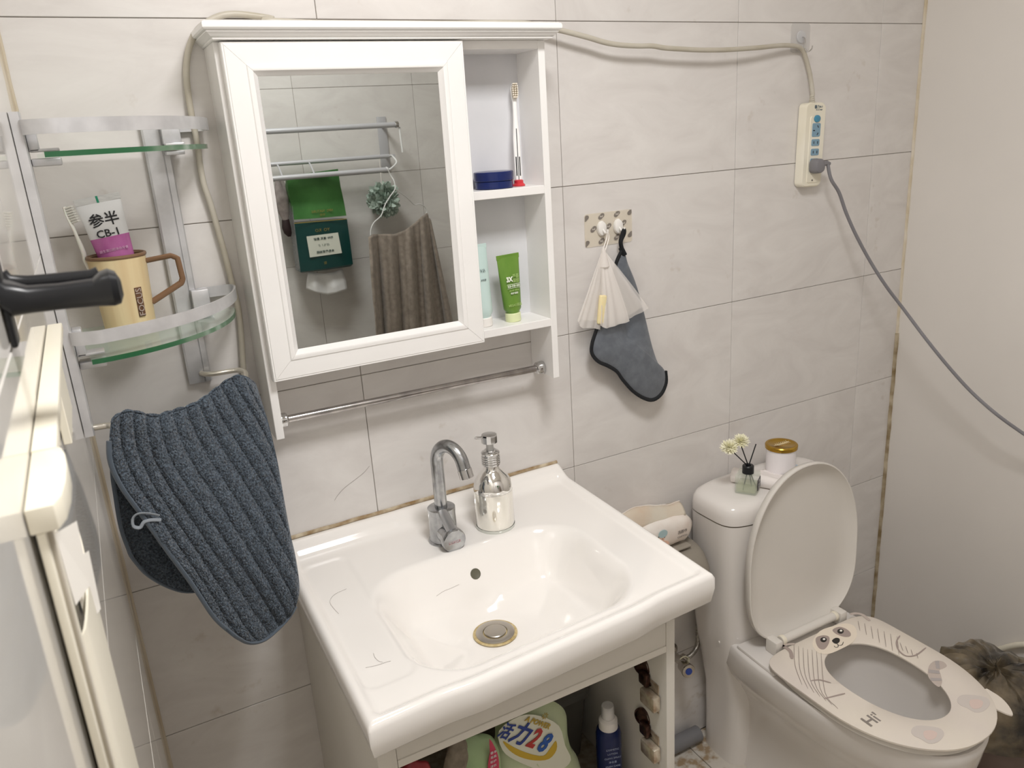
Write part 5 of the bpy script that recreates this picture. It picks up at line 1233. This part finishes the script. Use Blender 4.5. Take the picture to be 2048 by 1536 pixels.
def qf(name, pts, m, d, th=.0008):
    q = [Q(u, v, d) for u, v in pts]; return part(name, MB().prism(q, (0, -th, 0)), m, tbg, flat=True)
qf('gold_line', [(588, 446), (693, 437), (693, 438.6), (588, 447.6)], mat('gold_print', '#8f7f42', .5), DF+.0125)
wn = qf('window', [(613, 473), (676, 465), (684, 506), (620, 515)], mat('window_white', '#d9dbcf', .5), DF+.0125)
sdm = MB().prism([Q(585, 412, DF+.002), Q(589, 450, DF+.002), Q(601, 543, DF+.002), V((Q(601, 543, DF).x-.001, YF+D0, Q(601, 543, DF).z)), V((Q(588, 447, DF).x-.001, YF+D0, Q(588, 447, DF).z)), V((Q(583, 410, DF).x-.001, YF+D0, Q(583, 410, DF).z))], (-.0012, 0, 0)); part('side_print', sdm, SI_, tbg, flat=True)
GPR = mat('gold_print', '#8f7f42', .5)
# writing reads correctly in the room, so it is reversed in the mirror
for s__, u_, v_, sz, m in (('1892  NATURE', 645, 422, .012, GPR), ('竹浆', 645, 430, .010, GPR), ('YO  KO', 645, 460, .015, GPR), ('竹叶 清风 柔韧', 647, 477, .0105, GD), ('/// \\\\ /  //', 648, 490, .0115, GD), ('本色竹浆抽纸', 651, 503, .0105, GD), ('取', 651, 526, .011, GPR)):
    p = Q(u_, v_, DF+.0138); text('lettering', s__, m, tbg, p, -X, Z, sz)
tsu = MB()
tq = [[Q(u, v, d) for u, v, d in row] for row in ([(616, 543, .078), (632, 546, .082), (650, 547, .084), (668, 544, .080), (684, 537, .076)], [(613, 563, .074), (630, 572, .090), (650, 570, .074), (668, 574, .092), (692, 560, .080)], [(612, 577, .072), (632, 585, .086), (655, 590, .074), (672, 586, .090), (695, 580, .078)])]
o = part('pulled_tissue', tsu.grid(lambda s, t: tq[min(1, int(t*2))][min(3, int(s*4))].lerp(tq[min(1, int(t*2))][min(3, int(s*4))+1], s*4-min(3, int(s*4))).lerp(tq[min(1, int(t*2))+1][min(3, int(s*4))].lerp(tq[min(1, int(t*2))+1][min(3, int(s*4))+1], s*4-min(3, int(s*4))), t*2-min(1, int(t*2))), 16, 8), mat('white_tissue', '#e9e9ea', .8), tbg, ang=60)
m_ = o.modifiers.new('thick', 'SOLIDIFY'); m_.thickness = .0008
# bath puff
lfp = Q(768, 400, .075)
lf = thing('bath_puff', 'sage green mesh bath puff hanging from the rack, seen in the mirror', 'bath puff', lfp)
SG = mat('sage_mesh', '#bccac0', .8, mottle=(40, '#a9baae'), alpha=.9)
b = MB()
for k in range(95):
    v_ = V((random.gauss(0, 1), random.gauss(0, 1), random.gauss(0, 1))).normalized(); R_ = .052*random.uniform(.7, 1.1)
    if k % 3 == 0: R_ *= 1.1
    c_ = lfp+v_*R_*.45; a_ = v_.orthogonal().normalized(); b2 = v_.cross(a_); ph = random.random()*6; n = 16
    g_ = []
    for r_ in (.15, .6, 1.0):
        g_.append([c_+a_*math.cos(2*PI*i/n)*R_*.45*r_+b2*math.sin(2*PI*i/n)*R_*.45*r_+v_*(R_*.5*r_+.010*r_*math.sin(5*2*PI*i/n+ph)) for i in range(n)])
    b.loft(g_, False, False)
o = part('mesh_ruffles', b, SG, lf, ang=180)
part('cord', MB().tube([lfp+V((0, 0, .03)), Q(764, 375, .085), V((Q(762, 350, .10).x, e2.y+.001, e2.z-.006)), V((Q(762, 350, .10).x, e2.y, e2.z+.0075))], .0016, 8, smooth=4), mat('white_cord', '#eee9e4', .6), lf)
# hanger with towel
DH = .175
hn = thing('coat_hanger', 'thin white wire clothes hanger on the rack, seen in the mirror', 'hanger', Q(789, 375, DH))
hw1 = [Q(u, v, d) for u, v, d in ((741, 470, .205), (742, 458, .205), (748, 445, .203), (760, 434, .200), (765, 425, .196), (770, 410, .192), (780, 393, .185), (790, 378, .178), (788, 362, .170), (781, 350, .160))]
hw1.append(V((e3.x-.004, e3.y+.008, e3.z+.002))); hw1.append(V((e3.x-.006, e3.y, e3.z+.0088)))
part('wire', MB().tube(hw1, .0019, 8, smooth=4), WHW, hn)
hw2 = [Q(u, v, d) for u, v, d in ((790, 378, .178), (800, 385, .160), (815, 396, .140), (828, 409, .120), (838, 408, .105), (848, 412, .095), (854, 422, .090), (850, 432, .090))]
part('wire', MB().tube(hw2, .0019, 8, smooth=4), WHW, hn)
TWB = mat('taupe_towel_fabric', '#8a7f74', .95, sheen=.3, mottle=(60, '#a1958a'), bump=(300, .7))
bt = thing('bath_towel', 'taupe towel hanging in folds from the wire hanger, seen in the mirror', 'towel', Q(800, 470, .15))
def btf(s, t):
    tops = [(738, 474), (746, 468), (765, 468), (790, 468), (810, 460), (830, 445), (843, 433), (853, 426), (860, 440)]
    bots = [(758, 760), (775, 765), (795, 765), (815, 762), (835, 760), (855, 755), (875, 750), (905, 745), (925, 740)]
    i = min(int(s*8), 7); f = s*8-i
    u0, v0 = [tops[i][k]*(1-f)+tops[i+1][k]*f for k in (0, 1)]; u1, v1 = [bots[i][k]*(1-f)+bots[i+1][k]*f for k in (0, 1)]
    dep = .205*(1-s)+.085*s
    fold = .017*math.sin(s*PI*8.5+1.6*t)+.007*math.sin(s*PI*19+t*3)
    k = min(1, t*4)
    return Q(u0+(u1-u0)*t, v0+(v1-v0)*t, dep+fold*(.25+.75*k)+.004*mnoise.noise(V((s*9, t*7, 0))))
o = part('towel_body', MB().grid(btf, 110, 60), TWB, bt, ang=180); m_ = o.modifiers.new('thick', 'SOLIDIFY'); m_.thickness = .004
# body brush at the left of the bag
br0, br1 = Q(562, 395, .085), Q(577, 480, .085)
bbz = thing('bath_brush', 'greyish bath glove and dark brush hanging left of the tissue bag in the mirror', 'brush', br0)
part('glove', MB().loft([[Q(u, v, .085)+V((.018*k*math.cos(2*PI*i/20), .010*k*math.sin(2*PI*i/20), 0)) for i in range(20)] for u, v, k in ((556, 352, .5), (562, 375, 1.15), (564, 400, 1.3), (568, 425, 1.05), (571, 440, .5))]), mat('greyish_mesh', '#8b8280', .8, mottle=(60, '#a39a97')), bbz)
part('brush_head', MB().loft([[Q(u, v, .080)+V((.014*k*math.cos(2*PI*i/20), .012*k*math.sin(2*PI*i/20), 0)) for i in range(20)] for u, v, k in ((570, 432, .3), (571, 440, .9), (573, 455, 1.1), (576, 466, .95), (579, 473, .4))]), mat('dark_maroon', '#2c1c1d', .6), bbz)
part('cord', MB().tube([Q(556, 354, .085), V((Q(556, 354, .085).x, e3.y-.01, e3.z-.004)), V((Q(556, 354, .085).x, e3.y, e3.z+.0078))], .0016, 8), mat('white_cord', '#eee9e4', .6), bbz)

# ---------------------------------------------------------------- stray hairs
HR = mat('brown_hair', '#54483c', .5)
def hair_wall(pts, label):
    q = [P(u, v, 'y', -.0009) for u, v in pts]; solo('hair', MB().tube(q, 0.00016, 5, smooth=6), HR, label, 'hair', q[0])
def hair_sink(pts, label):
    q = []
    for x, y in pts: p = sk(x/BW, y/BD); q.append(V((p.x, p.y, p.z+basin_h(x, y)+.0006)))
    solo('hair', MB().tube(q, 0.00016, 5, smooth=6), HR, label, 'hair', q[0])
hair_wall([(739, 932), (728, 945), (712, 958), (690, 975), (676, 990), (669, 1001)], 'thin hair stuck on the wall tile left of the tap')
def toxy(u, v):
    p = P(u, v, 'z', .818); return (p.x+.645, -p.y)
hair_sink([toxy(*a) for a in ((694, 1172), (670, 1183), (661, 1196), (668, 1208), (679, 1219))], 'curled hair on the left ledge of the washbasin')
hair_sink([toxy(*a) for a in ((733, 1320), (755, 1316), (775, 1310), (784, 1308))], 'short hair near the front left of the basin bowl')
hair_sink([toxy(*a) for a in ((749, 1293), (752, 1301), (760, 1308), (768, 1310))], 'curved hair above the short hair in the basin')
hair_sink([toxy(*a) for a in ((870, 1140), (885, 1134), (900, 1129), (917, 1123))], 'straight hair on the basin edge below the tap')
